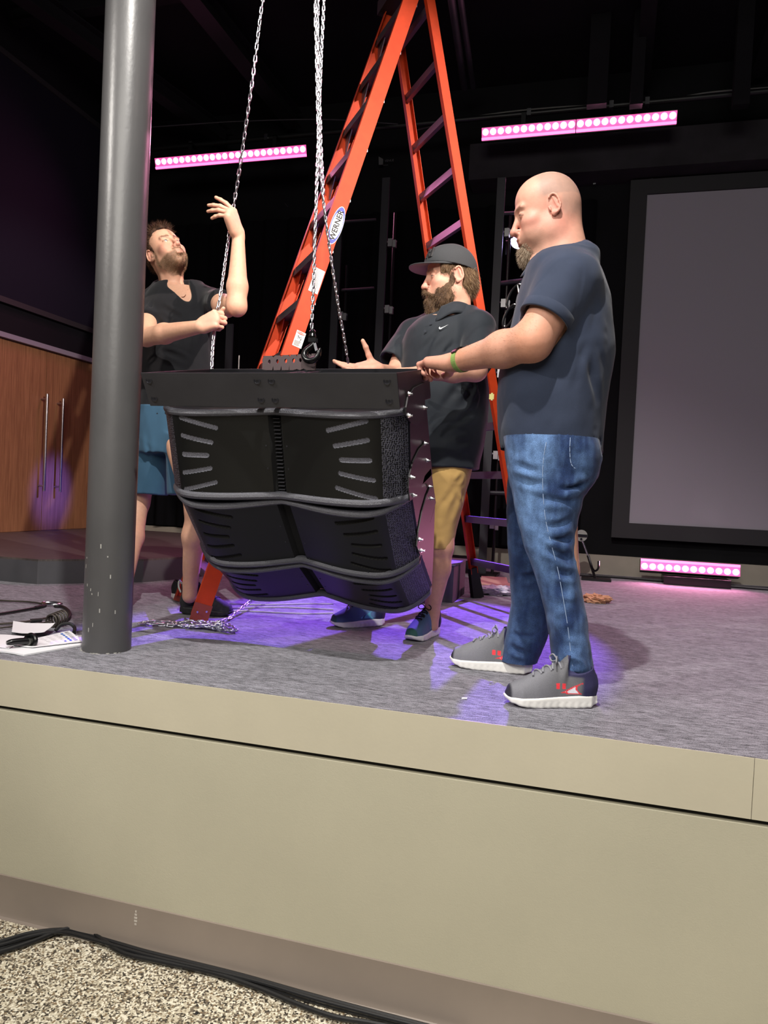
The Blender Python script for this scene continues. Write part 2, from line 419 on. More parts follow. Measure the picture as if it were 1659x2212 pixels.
def hand(S, wrist, d, n, s, curls, sc=1., spread=.12, thumb=(.5, .7, .2), tcurl=(.1, .3), wr=.030, fr=1., nails=None):
    """d: towards the fingers, n: out of the palm, s: thumb side. curls: 4 fingers x 3 joints (radians)"""
    d = unit(d); n = unit(n-d*(np.dot(n, d))); s = unit(s-d*np.dot(s, d)-n*np.dot(s, n)); w = np.asarray(wrist, float)
    L = [(.045, .027, .022), (.049, .031, .023), (.046, .028, .022), (.036, .022, .019)]; rr = [.0092, .0095, .009, .008]
    kn = []; tips = []
    for i in range(4):
        k = w+sc*(d*(.094-.004*abs(i-1.2)-(.006 if i == 3 else 0))+s*(.033-.0215*i)+n*(-.003*abs(i-1.5))); kn.append(k)
        S.cone(w+sc*(d*.012+s*(.014-.010*i)), k, wr*.55*sc, .0118*sc, k=.014*sc)
    S.cone(w+d*.02*sc+s*.012*sc, w+d*.075*sc+s*.004*sc, .021*sc, .024*sc, k=.02*sc, flat=n, q=.62)
    S.cone(w+sc*(d*.022+s*.022+n*.008), w+sc*(d*.060+s*.028+n*.006), .017*sc, .013*sc, k=.02*sc)   # ball of the thumb
    S.cone(w+sc*(d*.022-s*.022+n*.005), w+sc*(d*.070-s*.030+n*.004), .014*sc, .011*sc, k=.02*sc)
    for i in range(4):
        p = kn[i]; a = 0; sp = spread*(1.5-i)/1.5
        for j in range(3):
            a += curls[i][j]; dd = unit((d*cos(sp)+s*sin(sp))*cos(a)+n*sin(a)); q = p+dd*L[i][j]*sc
            r0 = rr[i]*fr*sc*(1-.07*j); S.cone(p, q, r0, r0*.92, k=.005*sc); p = q
        tips.append((p, dd))
    td = unit(d*thumb[0]+s*thumb[1]+n*thumb[2]); b = w+sc*(d*.030+s*.026+n*.008); q = b+td*.043*sc
    S.cone(b, q, .0155*sc, .0118*sc, k=.014*sc)
    ax = unit(np.cross(td, n)+1e-6); p = q; a = 0
    for j, l in enumerate((.034, .028)):
        a -= tcurl[j]; dd = unit(td*cos(a)+np.cross(ax, td)*sin(a)); q = p+dd*l*sc
        S.cone(p, q, (.0112, .0105)[j]*sc, (.0104, .0085)[j]*sc, k=.006*sc); p = q
    tips.append((p, dd)); return kn, tips
def box_of(*pts, pad=.1):
    P = np.array(pts); return P.min(0)-pad, P.max(0)+pad
# ------------------------------------------------------------------ materials of the place
mat('stage_beige', 'b7b09c', .62, vary=.04, vscale=3, bump=.12, bscale=90, bdist=.002)
mat('stage_panel', 'aea995', .66, vary=.05, vscale=1.7, bump=.25, bscale=240, bdist=.0015)
mat('groove_dark', '1a1814', .9)
mat('cove_base', '84786e', .5, vary=.05, vscale=4)
mat('black_wall', '0b0b0e', .9, spec=.2, vary=.3, vscale=2)
mat('black_drape', '09090c', .95, spec=.1)
mat('navy_wall', '08070e', .85, spec=.2, vary=.2, vscale=3)
mat('ceiling_black', '0e0c11', .9, spec=.2, vary=.35, vscale=2)
mat('duct_grey', '2b282e', .6, vary=.3, vscale=7)
mat('concrete_dark', '1d1a1f', .9, vary=.55, vscale=3, bump=.3, bscale=20)
mat('trim_metal', '8e8896', .45, .3)
mat('back_base', '8a8377', .7, vary=.08)
mat('wall_grey_trim', '17161a', .7)
def wood(name, c1, c2, stretch, scale=9):
    m = mat(name, c1, .5, spec=.35); nt = m.node_tree; N, L = nt.nodes, nt.links; b = N['Principled BSDF']
    tc = N.new('ShaderNodeTexCoord'); mp = N.new('ShaderNodeMapping'); mp.inputs['Scale'].default_value = stretch
    L.new(tc.outputs['Object'], mp.inputs[0]); n = N.new('ShaderNodeTexNoise'); n.inputs['Scale'].default_value = scale
    n.inputs['Detail'].default_value = 8; n.inputs['Roughness'].default_value = .65; L.new(mp.outputs[0], n.inputs['Vector'])
    r = N.new('ShaderNodeValToRGB'); r.color_ramp.elements[0].position = .32; r.color_ramp.elements[1].position = .68
    r.color_ramp.elements[0].color = rgb(c2); r.color_ramp.elements[1].color = rgb(c1); L.new(n.outputs['Fac'], r.inputs[0])
    L.new(r.outputs[0], b.inputs['Base Color'])
wood('wood_wall', '94694a', '6f4a33', (14, 14, .5), 6)
wood('wood_deck', '5c5450', '3a3432', (.9, 30, 1), 5)
def carpet():
    m = mat('carpet', '55535c', .95, spec=.1, sheen=.15); nt = m.node_tree; N, L = nt.nodes, nt.links; b = N['Principled BSDF']
    tc = N.new('ShaderNodeTexCoord')
    def nz(st, sc, de):
        mp = N.new('ShaderNodeMapping'); mp.inputs['Scale'].default_value = st; L.new(tc.outputs['Object'], mp.inputs[0])
        n = N.new('ShaderNodeTexNoise'); n.inputs['Scale'].default_value = sc; n.inputs['Detail'].default_value = de
        n.inputs['Roughness'].default_value = .75; L.new(mp.outputs[0], n.inputs['Vector']); return n.outputs['Fac']
    a, c, d = nz((3, 42, 1), 9, 3), nz((1, 1, 1), 300, 2), nz((1.2, 6, 1), 2.5, 4)
    mx = N.new('ShaderNodeMath'); mx.operation = 'MULTIPLY_ADD'; mx.inputs[1].default_value = .60; L.new(a, mx.inputs[0])
    m2 = N.new('ShaderNodeMath'); m2.operation = 'MULTIPLY'; m2.inputs[1].default_value = .36; L.new(c, m2.inputs[0]); L.new(m2.outputs[0], mx.inputs[2])
    m3 = N.new('ShaderNodeMath'); m3.operation = 'MULTIPLY_ADD'; m3.inputs[1].default_value = .10; L.new(d, m3.inputs[0]); L.new(mx.outputs[0], m3.inputs[2])
    r = N.new('ShaderNodeValToRGB'); e = r.color_ramp.elements; e[0].position = .455; e[1].position = .62
    e[0].color = rgb('1f1e26'); e[1].color = rgb('a3a1ab'); L.new(m3.outputs[0], r.inputs[0]); L.new(r.outputs[0], b.inputs['Base Color'])
    bp = N.new('ShaderNodeBump'); bp.inputs['Strength'].default_value = .5; bp.inputs['Distance'].default_value = .004
    L.new(m3.outputs[0], bp.inputs['Height']); L.new(bp.outputs[0], b.inputs['Normal'])
carpet()
def terrazzo():
    m = mat('terrazzo', '8a8372', .5); nt = m.node_tree; N, L = nt.nodes, nt.links; b = N['Principled BSDF']
    tc = N.new('ShaderNodeTexCoord'); v = N.new('ShaderNodeTexVoronoi'); v.inputs['Scale'].default_value = 170
    L.new(tc.outputs['Object'], v.inputs['Vector']); sp = N.new('ShaderNodeSeparateColor'); L.new(v.outputs['Color'], sp.inputs[0])
    r = N.new('ShaderNodeValToRGB'); r.color_ramp.interpolation = 'CONSTANT'; e = r.color_ramp.elements
    e[0].position = 0; e[0].color = rgb('38322b'); e[1].position = .15; e[1].color = rgb('6b6052')
    for p, c in ((.32, 'c4baa4'), (.60, '8f846f'), (.72, 'e2dbc8'), (.93, '7e6a50')):
        x = e.new(p); x.color = rgb(c)
    L.new(sp.outputs[0], r.inputs[0]); L.new(r.outputs[0], b.inputs['Base Color'])
terrazzo()
def struct(mb, name, m, parent=None, **kw):
    o = mb.build(name, m, parent, **kw)
    if parent is None: o['kind'] = 'structure'
    return o
YF, YB, XL, HZ = 2.128, 7.085, -5.05, -0.937
# hall floor, stage body
struct(MB().box((-7, -5, HZ-.1), (6, YF+.02, HZ)), 'floor', 'terrazzo')
st = MB().box((XL, YF+.004, -.04), (6, YB+.1, 0)); struct(st, 'floor_stage', 'carpet')
struct(MB().box((-7, YF+.02, HZ), (6, YF+.3, -.04)), 'wall_stage_core', 'groove_dark')
sp = MB(); sp.box((-7, YF, -.168), (.49, YF+.03, -.0005)); sp.box((.4915, YF, -.168), (6, YF+.03, -.0005)); struct(sp, 'trim_1', 'stage_beige')
struct(MB().box((-7, YF-.002, -.787), (6, YF+.02, -.184)), 'wall_stage_front', 'stage_panel')
cv = MB(); cv.prism((-7, YF-.002, HZ), (6, YF-.002, HZ), [(0, 0), (-.022, 0), (-.012, .006), (-.006, .02), (-.005, .152), (0, .153)], (0, 1, 0), (0, 0, 1))
struct(cv, 'baseboard_front', 'cove_base', smooth=True)
# tape residue on the cove base
p0 = W(293, 1985, YF-.008); rs = MB()
for i in range(5):
    z = p0[2]-.022+i*.011; w_ = (.008, .012, .012, .009, .006)[i]; rs.box((p0[0]-w_/2, YF-.0082, z), (p0[0]+w_/2, YF-.0074, z+.007))
o = rs.build('tape_residue', mat('residue', 'b9b1a8', .7)); tag(o, 'pale scrap of old tape stuck to the grey base strip of the stage', 'tape')
# back wall, drape, side wall, ceiling
struct(MB().box((XL-.2, YB+.06, -.1), (6, YB+.3, 4.9)), 'wall_back', 'black_wall')
struct(MB().box((XL, YB+.03, 0), (6, YB+.062, .185)), 'baseboard_back', 'back_base')
struct(MB().box((XL-.3, YF-.5, 0), (XL, YB+.3, 1.9)), 'wall_left', 'wood_wall')
struct(MB().box((XL-.3, YF-.5, 1.93), (XL+.02, YB+.3, 4.9)), 'wall_left_upper', 'navy_wall')
struct(MB().box((XL-.3, YF-.5, 1.9), (XL+.05, YB+.06, 1.945)), 'trim_2', 'trim_metal')
struct(MB().box((XL-.2, YF-.3, 4.75), (6, YB+.3, 4.9)), 'ceiling', 'ceiling_black')
struct(MB().box((-1.2, YB-.25, 3.71), (6, YB+.06, 4.05)), 'beam_back', 'concrete_dark')
# curtain folds across the back, behind the towers
cu = MB(); xs = np.linspace(XL+.1, .0, 240); V = []; F = []
yy = YB+.0+.022*np.sin(xs*21)+.012*np.sin(xs*47+1)
for i, x in enumerate(xs): V += [(x, yy[i], .2), (x, yy[i]+.004*sin(x*9), 3.55), (x, yy[i]+.01, 3.55), (x, yy[i]+.01, .2)]
for i in range(len(xs)-1):
    a = i*4; b = a+4; F += [(a, b, b+1, a+1), (a+1, b+1, b+2, a+2), (a+2, b+2, b+3, a+3), (a+3, b+3, b, a)]
cu.add(V, F); o = cu.build('black_curtain', 'black_drape', smooth=True)
tag(o, 'black pleated backdrop curtain hanging along the rear of the stage', 'curtain')
# door pair in the wood wall: seam lines and pull bars
for k, (yc, ys) in enumerate(((5.10, 5.68), (5.90, 6.35))):
    dn = 'door_%d' % (k+1); y0, y1 = ((4.75, 5.785), (5.795, 6.83))[k]
    d = MB().box((XL-.004, y0, .16), (XL+.006, y1, 1.895)).build(dn, 'wood_wall'); d['kind'] = 'structure'
    t, b_ = (W(88, 851, 5.74), W(82, 1060, 5.74)) if k == 0 else (W(124, 861, 5.96), W(117, 1062, 5.96))
    yy_ = 5.735 if k == 0 else 5.955
    zt = t[2]; zb = b_[2]
    h = MB().cyl((XL+.075, yy_, zb), (XL+.075, yy_, zt), .012, 12)
    h.cyl((XL, yy_, zb+.05), (XL+.075, yy_, zb+.05), .009, 10); h.cyl((XL, yy_, zt-.05), (XL+.075, yy_, zt-.05), .009, 10)
    h.build('door_handle', mat('steel_handle%d' % k, 'b9b4b8', .28, 1.), d, smooth=True)
# fabric grille panel on the dark upper wall
gp = MB().box((XL+.02, 4.2, 2.25), (XL+.045, 6.75, 4.3)); g = gp.build('wall_grille', mat('grille_cloth', '15131f', .9, spec=.1)); g['kind'] = 'structure'
fr = MB()
for a, b in (((XL+.02, 4.15, 2.2), (XL+.06, 6.8, 2.25)), ((XL+.02, 4.15, 4.3), (XL+.06, 6.8, 4.35)), ((XL+.02, 6.75, 2.25), (XL+.06, 6.8, 4.3)), ((XL+.02, 4.15, 2.25), (XL+.06, 4.2, 4.3))): fr.box(a, b)
fr.build('grille_frame', 'wall_grey_trim', g)
# ceiling steel
for i, (a, b, sz) in enumerate((((-3.3, 1.9, 4.55), (-3.1, 7.0, 4.45), .16), ((-5.0, 2.6, 4.5), (-3.9, 7.0, 4.35), .14), ((.15, 2.0, 4.6), (.35, 7.0, 4.5), .12), ((1.2, 2.0, 4.6), (1.3, 7.0, 4.5), .12),
                               ((-5, 5.2, 4.62), (5.5, 5.2, 4.62), .1), ((-5, 3.4, 4.66), (5.5, 3.4, 4.66), .08))):
    mb = MB(); a, b = np.array(a), np.array(b); u = np.array([0, 0, 1.]); s_ = unit(np.cross(b-a, u))
    mb.prism(a, b, [(-sz/2, 0), (sz/2, 0), (sz/2, .012), (.01, .012), (.01, .15), (sz/2, .15), (sz/2, .162), (-sz/2, .162), (-sz/2, .15), (-.01, .15), (-.01, .012), (-sz/2, .012)], s_, u)
    o = mb.build('ceiling_joist', 'ceiling_black'); o['kind'] = 'structure'
for i, (a, b, r) in enumerate((((W(970, -40, 5.2)), W(1003, 190, 6.7), .032), (W(990, -40, 5.2), W(1022, 188, 6.7), .025))):
    o = MB().cyl(a, b, r, 14).build('conduit_pipe', 'duct_grey', smooth=True); o['kind'] = 'structure'
for px, w_ in ((1290, .16), (1375, .1), (1600, .12)):
    a = W(px, 205, 6.3); o = MB().box((a[0]-w_/2, 6.25, a[2]-.1), (a[0]+w_/2, 6.33, 4.75)).build('hanging_strut', 'ceiling_black'); o['kind'] = 'structure'
# air vents on the back wall
for x0, x1, y0, y1 in ((1405, 1510, 315, 362), (1015, 1110, 345, 395)):
    a = W(x0, (y0+y1)/2, YB+.04); b = W(x1, (y0+y1)/2-5, YB+.04); z1 = W(x0, y0, YB)[2]; z0 = W(x0, y1, YB)[2]; t = thing('air_vent', 'dark louvred air vent high on the back wall '+('above the projection screen' if x0 > 1300 else 'left of the bald man'), 'vent', ((a[0]+b[0])/2, YB-.262, z0))
    f_ = MB(); yv = YB-.262 if False else YB+.055
    yv = YB+.05
    BASE[t.name] = np.array([(a[0]+b[0])/2, yv, z0]); t.location = BASE[t.name]
    f_.box((a[0], yv-.02, z0), (b[0], yv+.01, z0+.02)).box((a[0], yv-.02, z1-.02), (b[0], yv+.01, z1)).box((a[0], yv-.02, z0), (a[0]+.02, yv+.01, z1)).box((b[0]-.02, yv-.02, z0), (b[0], yv+.01, z1))
    f_.build('frame', 'concrete_dark', t)
    for k in range(5):
        z = z0+.03+(z1-z0-.06)*k/4.5; MB().prism((a[0]+.02, yv, z), (b[0]-.02, yv, z), [(-.018, 0), (.005, .022), (.005, .026), (-.018, .004)], (0, 1, 0), (0, 0, 1)).build('slat', 'concrete_dark', t)
# round black column
pc = np.array([-1.775, 2.52]); cr = .0925
ba = G(230, 1413); pc = ba[:2]+unit([ba[0], ba[1], 0])[:2]*cr
mat('column_paint', '4c4b4c', .36, spec=.55, bump=.22, bscale=70, bdist=.002, vary=.12, vscale=5, stretch=(1, 1, .6))
cb = MB(); prof = [(cr*1.0, 0), (cr, .01)]+[(cr, z) for z in np.linspace(.1, 4.7, 24)]; cb.lathe((pc[0], pc[1], 0), (0, 0, 1), prof, 56)
o = cb.build('column', 'column_paint', smooth=True); o['kind'] = 'structure'
sc_ = MB(); rr_ = np.random.default_rng(3)
for k in range(16):     # scratches and paint chips near its foot
    a = -pi/2+rr_.uniform(-.9, 1.0); z = rr_.uniform(.05, .42); l = rr_.uniform(.004, .02); w_ = rr_.uniform(.001, .0025); da = rr_.uniform(-.06, .06)
    P = [(pc[0]+(cr+.0003)*cos(a+da*t/l*.1), pc[1]+(cr+.0003)*sin(a+da*t/l*.1), z+t) for t in (0, l)]
    tn = np.array([-sin(a), cos(a), 0])*w_; sc_.add([P[0]-tn, P[0]+tn, P[1]+tn, P[1]-tn], [(0, 1, 2, 3)])
for k in range(18):
    a = -pi/2+rr_.uniform(-1.4, 1.4); q = cr+.002; w_ = rr_.uniform(.002, .006); P = np.array([pc[0]+q*cos(a), pc[1]+q*sin(a), 0])
    sc_.box(P-[w_, w_*.6, 0], P+[w_, w_*.6, rr_.uniform(.001, .004)])
q = sc_.build('paint_chip', mat('chip', '9a9894', .7), o); q['kind'] = 'stuff'
# low platform with wooden top at the left
zt = .157; poly = [(XL+.01, 3.55), (-3.9, 3.72), (-3.269, 3.736), (-2.81, 4.184), (-2.66, 4.60), (-2.66, 6.1), (-3.3, 6.7), (XL+.01, 6.7)]
t = thing('stage_riser', 'low angular riser with grey sides and a brown wood-plank top at the left', 'platform', (-3.7, 5, 0))
b_ = MB(); P = [np.array([x, y, 0]) for x, y in poly]; k = len(P)
b_.add([p for p in P]+[p+[0, 0, zt-.012] for p in P], [tuple(range(k))[::-1], tuple(range(k, 2*k))]+[(i, (i+1) % k, k+(i+1) % k, k+i) for i in range(k)])
b_.build('skirt', mat('riser_grey', '47474b', .6, vary=.1, vscale=5), t)
b_ = MB(); b_.add([p+[0, 0, zt-.012] for p in P]+[p+[0, 0, zt] for p in P], [tuple(range(k))[::-1], tuple(range(k, 2*k))]+[(i, (i+1) % k, k+(i+1) % k, k+i) for i in range(k)])
b_.build('deck', 'wood_deck', t)
# small carpeted box riser behind the man in the cap
a = G(1008, 1284); zt = .245
rt = thing('box_riser', 'small dark box riser with a fabric top behind the man in the cap', 'platform', (a[0]-.3, a[1], 0))
MB().box((a[0]-.62, a[1]-.46, 0), (a[0]-.02, a[1]+.02, zt-.01)).build('body', mat('riser_dark', '3a3842', .7, vary=.15, vscale=9), rt)
MB().box((a[0]-.63, a[1]-.47, zt-.01), (a[0]-.01, a[1]+.03, zt)).build('top', mat('riser_top', '6b6878', .8), rt)
# projection screen
sx0, sx1, sz0, sz1 = .441, 3.6, .506, 3.553
t = thing('projection_screen', 'large grey projection screen in a wide black border on the back wall', 'screen', (2.0, YB-.03, .364))
MB().box((sx0, YB-.028, sz0), (sx1, YB-.02, sz1)).build('screen_surface', mat('screen_cloth', '8d8992', .75, spec=.2), t)
fr = MB(); x0, x1, z0, z1 = .29, 3.75, .364, 3.69
for lo, hi in (((x0, YB-.05, z0), (x1, YB+.0, sz0)), ((x0, YB-.05, sz1), (x1, YB+.0, z1)), ((x0, YB-.05, sz0), (sx0, YB+0, sz1)), ((sx1, YB-.05, sz0), (x1, YB+0, sz1)), ((sx0, YB-.02, sz0), (sx1, YB+0, sz1))): fr.box(lo, hi)
fr.build('border', mat('screen_border', '131217', .7), t)
# ------------------------------------------------------------------ stage lights
mat('lamp_disc', 'ffffff', .3, emit=9, emcol=(1, .62, .80, 1)); mat('lamp_body', 'd05590', .4, emit=.9, emcol=(1, .12, .42, 1))
mat('lamp_strip', 'e070a8', .3, emit=2.2, emcol=(1, .20, .52, 1))
mat('black_metal', '141416', .45, .3, bump=.05); mat('black_gloss', '0c0c0e', .25); mat('silver', 'c9cad0', .25, 1.); mat('chain_steel', 'd4d5dc', .28, 1.)
PZ = W(1200, 240, 6.6)[2]
def light_bar(pl, pr, Y, n, name, label, up, segs, power, tgt):
    """a batten of n round lamps between two pixels of the photograph at depth Y"""
    a, b = W(pl[0], pl[1], Y), W(pr[0], pr[1], Y); a[2] = b[2] = (a[2]+b[2])/2; a[1] = b[1] = Y
    t = thing(name, label, 'light bar', tuple((a+b)/2))
    h = .058; f = unit([0, -1, -.35 if up > 0 else .25]); u = unit(np.cross([1, 0, 0], f)); x = np.array([1., 0, 0]); u = u if u[2] > 0 else -u
    for s in range(segs):
        p = a+(b-a)*(s/segs)+x*.003; q = a+(b-a)*((s+1)/segs)-x*.003
        MB().prism(p-f*.05, q-f*.05, [(-h, -.05), (h, -.05), (h, .045), (-h, .045)], u, f).build('housing', 'black_metal', t)
        k = n//segs
        face = MB().prism(p, q, [(-.052, -.005), (.052, -.005), (.052, .0), (-.052, .0)], u, f); face.build('face_plate', 'lamp_body', t)
        for i in range(k):
            c = p+(q-p)*((i+.5)/k)+u*(.016*up)+f*.002
            MB().lathe(c, f, [(.0265, 0), (.025, .004), (.015, .008), (.003, .009)], 16).build('lamp', 'lamp_disc', t, smooth=True)
        c = p-u*(.038*up)+f*.002; d = q-u*(.038*up)+f*.002
        MB().prism(c, d, [(-.011, 0), (.011, 0), (.009, .006), (-.009, .006)], u, f).build('reflector_strip', 'lamp_strip', t)
    for s in (.22, .78):
        c = a+(b-a)*s
        if up > 0: MB().box(c+[-.02, .05, 0], c+[.02, .065, PZ-c[2]-.026]).box(c+[-.02, .05, PZ-c[2]-.036], c+[.02, .17, PZ-c[2]-.0245]).build('hanging_bracket', 'black_metal', t)
    m = (a+b)/2+f*.08
    for k in range(4):      # the lamps' own light
        c = a+(b-a)*((k+.5)/4)+f*.05; spot('batten_lamp', tuple(c), tuple(c+np.array(tgt, float)), power, (1, .30, .55), 150, 1.0, .03)
    return a, b
light_bar((1040, 290), (1463, 254), 6.45, 24, 'led_batten', 'long pink LED light bar hanging high at the right above the screen', 1, 2, 52, (-.1, -1, -.9))
light_bar((335, 352), (662, 328), 6.45, 24, 'led_batten', 'long pink LED light bar hanging high at the left behind the raised hand', 1, 2, 52, (.3, -1, -.9))
light_bar((1383, 1220), (1600, 1231), 6.75, 12, 'led_batten', 'short pink LED light bar standing on the floor below the screen', -1, 1, 16, (-.2, -1, -.1))
a, b = G(1430, 1252), G(1560, 1262)
o = MB().box((a[0]-.03, 6.62, 0), (b[0], 6.85, .07)).build('light_base', 'black_gloss'); tag(o, 'black control box under the light bar on the floor', 'box')
# pipe that carries the battens, with cables
pz = W(1200, 240, 6.6)[2]
o = MB().cyl((-4.9, 6.6, pz), (4.6, 6.6, pz), .024, 12).build('lighting_pipe', 'black_metal', smooth=True); tag(o, 'black horizontal pipe that the light bars hang from', 'pipe')
t = o
for px in (1143, 1320, 1397, 415, 578):
    c = W(px, 240, 6.58); MB().box((c[0]-.018, 6.565, pz-.03), (c[0]+.018, 6.63, pz+.03)).build('pipe_clamp', 'silver', t)
cp = spline([W(880, 285, 6.7), W(1040, 250, 6.7), W(1200, 232, 6.7), W(1400, 222, 6.7), W(1530, 200, 6.7), W(1680, 188, 6.7)], 60)
o = MB().tube(cp, .007, 6).build('cable', mat('cable_grey', '5a5a58', .6), smooth=True); tag(o, 'thin grey cable sagging along the ceiling at the upper right', 'cable')
cp = spline([W(320, 275, 6.4), W(420, 268, 6.4), W(520, 262, 6.45), W(700, 258, 6.5), W(860, 268, 6.5)], 50)
o = MB().tube(cp, .006, 6).build('cable', 'duct_grey', smooth=True); tag(o, 'thin dark cable running along the ceiling behind the ladder top', 'cable')
# ------------------------------------------------------------------ towers behind: flat posts with silver clamps and cross bars
mat('post_grey', '26262c', .5, .2); mat('clamp_silver', '9a9a9c', .35, .8)
posts = [(820, 6.3, 385, 760, 'behind the ladder'), (722, 6.3, 500, 800, 'left of the open hand'), (1068, 6.2, 385, 1290, 'between the ladder and the bald man'), (497, 6.4, 700, 800, 'beside the raised elbow')]
for i, (px, Y, py0, py1, wh) in enumerate(posts):
    b0 = W(px, 700, Y); zt = W(px+12, py0, Y)[2]; x = b0[0]
    zf = .158 if x < -2.7 else 0; t = thing('steel_upright', 'dark flat steel upright with silver clamps '+wh, 'post', (x, Y, zf))
    MB().box((x-.035, Y-.012, zf), (x+.035, Y+.012, zt)).build('post', 'post_grey', t)
    MB().cyl((x+.085, Y+.05, zf), (x+.085, Y+.05, zt-.3), .014, 10).build('pole', 'black_gloss', t, smooth=True)
    MB().box((x-.1, Y-.12, zf), (x+.14, Y+.16, zf+.025)).build('base_plate', 'black_metal', t)
    for z in ((.45, 1.05, 1.75, 2.35, 2.95) if i in (0, 2) else (.9, 1.75, 2.3)):
        if z > zt-.05: continue
        c = MB().box((x+.05, Y-.03, z-.035), (x+.09, Y+.01, z+.035)).box((x+.095, Y-.035, z-.045), (x+.125, Y+.0, z+.02)); c.cyl((x+.04, Y-.015, z+.01), (x+.13, Y-.015, z+.01), .009, 8)
        c.build('clamp', 'clamp_silver', t)
def bar(px0, py0, px1, py1, Y, r, lab):
    o = MB().cyl(W(px0, py0, Y), W(px1, py1, Y), r, 8).build('cross_bar', 'post_grey', smooth=True); tag(o, lab, 'bar')
bar(742, 479, 812, 474, 6.318, .012, 'thin dark cross bar joining the uprights, upper one behind the ladder')
bar(738, 627, 808, 622, 6.318, .012, 'thin dark cross bar joining the uprights, lower one behind the ladder')
bar(1072, 462, 1112, 460, 6.222, .016, 'short dark cross bar beside the lit stage lamp')
bar(1066, 614, 1150, 604, 6.222, .020, 'dark cross bar below the lit stage lamp')
bar(1045, 1064, 1115, 1066, 6.222, .018, 'dark cross bar low on the upright, seen between the two men at right')
# the lit moving lamp that throws the purple light
c = W(1120, 521, 6.42); t = thing('stage_lamp', 'black stage spotlight shining violet behind the bald man', 'spotlight', tuple(c))
f = unit(np.array([-.95, 3.55, 0])-c)
MB().lathe(c-f*.16, f, [(.05, 0), (.075, .03), (.08, .14), (.085, .15), (.085, .17), (.07, .172)], 24).build('head', 'black_gloss', t, smooth=True)
MB().lathe(c+f*.013, f, [(.066, 0), (.05, .008), (.02, .012), (.002, .013)], 24).build('lens', mat('lens_violet', 'ffffff', .2, emit=30, emcol=(.55, .45, 1, 1)), t, smooth=True)
MB().bar(c+[-.11, .06, .14], c+[-.11, .06, -.10], (1, 0, 0), .012, .04).bar(c+[.11, .06, .14], c+[.11, .06, -.10], (1, 0, 0), .012, .04).bar(c+[-.115, .06, .14], c+[.115, .06, .14], (0, 0, 1), .012, .04).cyl(c+[-.11, .0, 0], c+[.11, .0, 0], .012).build('yoke', 'black_metal', t)
# small sign on the dark wall
c = W(832, 346, YB-.02); t = thing('wall_sign', 'small grey speaker-shaped sign reading VENUE on the dark back wall', 'sign', tuple(c))
a0 = W(823, 347, YB-.02)
MB().prism(a0+[-.028, 0, -.0], a0+[-.028, .012, 0], [(0, .045), (.05, .015), (.05, -.04), (.006, -.04)], (1, 0, 0), (0, 0, 1)).build('emblem', mat('sign_grey', '4a4a4c', .6), t)
text_mesh('VENUE', 'lettering', 'sign_grey', t, W(841, 347, YB-.022), (1, 0, 0), (0, 0, 1), .032)
text_mesh('LIVE\nHALL' if False else '=====', 'small_print', 'sign_grey', t, W(833, 357, YB-.022), (1, 0, 0), (0, 0, 1), .018)
# curved-arm stand with a round plate, by the back wall
c = W(1256, 1157, 6.6); ft = G(1288, 1236); t = thing('round_head_stand', 'thin stand with a round metal plate and hooked foot by the back wall', 'stand', (ft[0], 6.5, 0))
MB().cyl(c, c+[0, .012, 0], .052, 24).build('round_plate', mat('plate_grey', '8b8b86', .45, .4), t, smooth=True)
MB().box(c+[-.045, -.008, -.012], c+[.05, .0, .012]).cyl(c+[.0, -.012, -.03], c+[0, 0, -.03], .01).build('bracket', 'black_gloss', t)
p1 = W(1270, 1200, 6.6); MB().cyl(c+[.01, .006, -.045], p1, .008).build('rod', 'silver', t, smooth=True)
p2 = W(1287, 1236, 6.55); p2[2] = .008
MB().tube(spline([p1, W(1277, 1222, 6.57), p2], 12), .012, 8).build('lower_rod', 'black_gloss', t, smooth=True)
MB().tube(spline([W(1277, 1222, 6.57), W(1284, 1233, 6.5), W(1292, 1228, 6.46), W(1293, 1212, 6.46)], 16), .009, 8).build('hook', 'black_gloss', t, smooth=True)
MB().box((p2[0]-.12, 6.45, 0), (p2[0]+.13, 6.62, .018)).build('foot', 'black_metal', t)
# ------------------------------------------------------------------ step ladder
mat('ladder_orange', 'b83a14', .55, spec=.25, vary=.08, vscale=25, bump=.06, bscale=120)
mat('ladder_metal', '8c8288', .38, .85, vary=.1, vscale=20); mat('rubber_black', '101012', .7); mat('label_white', 'e8e6e4', .6); mat('label_blue', '1c2c96', .5); mat('ink_black', '111114', .7); mat('ink_grey', '77777a', .7); mat('label_red', 'd8452c', .6)
hd = radians(-38.5); lw = np.array([sin(hd), cos(hd), 0]); ls = np.array([lw[1], -lw[0], 0]); lA = np.array([-1.771, 3.104, 0]); LW0 = .64
up = np.array([0, 0, 1.])
def fr_pt(z, side): return lA+ls*(.303*z)+lw*((LW0-.03*z) if side else .03*z)+up*z
def rr_pt(z, side): return lA+ls*(1.94-.235*z)+lw*((LW0-.03*z) if side else .03*z)+up*z
lt = thing('step_ladder', 'tall orange fibreglass step ladder standing open behind the hung loudspeaker', 'ladder', tuple(lA+ls*.97+lw*.32))
ZT = 3.62
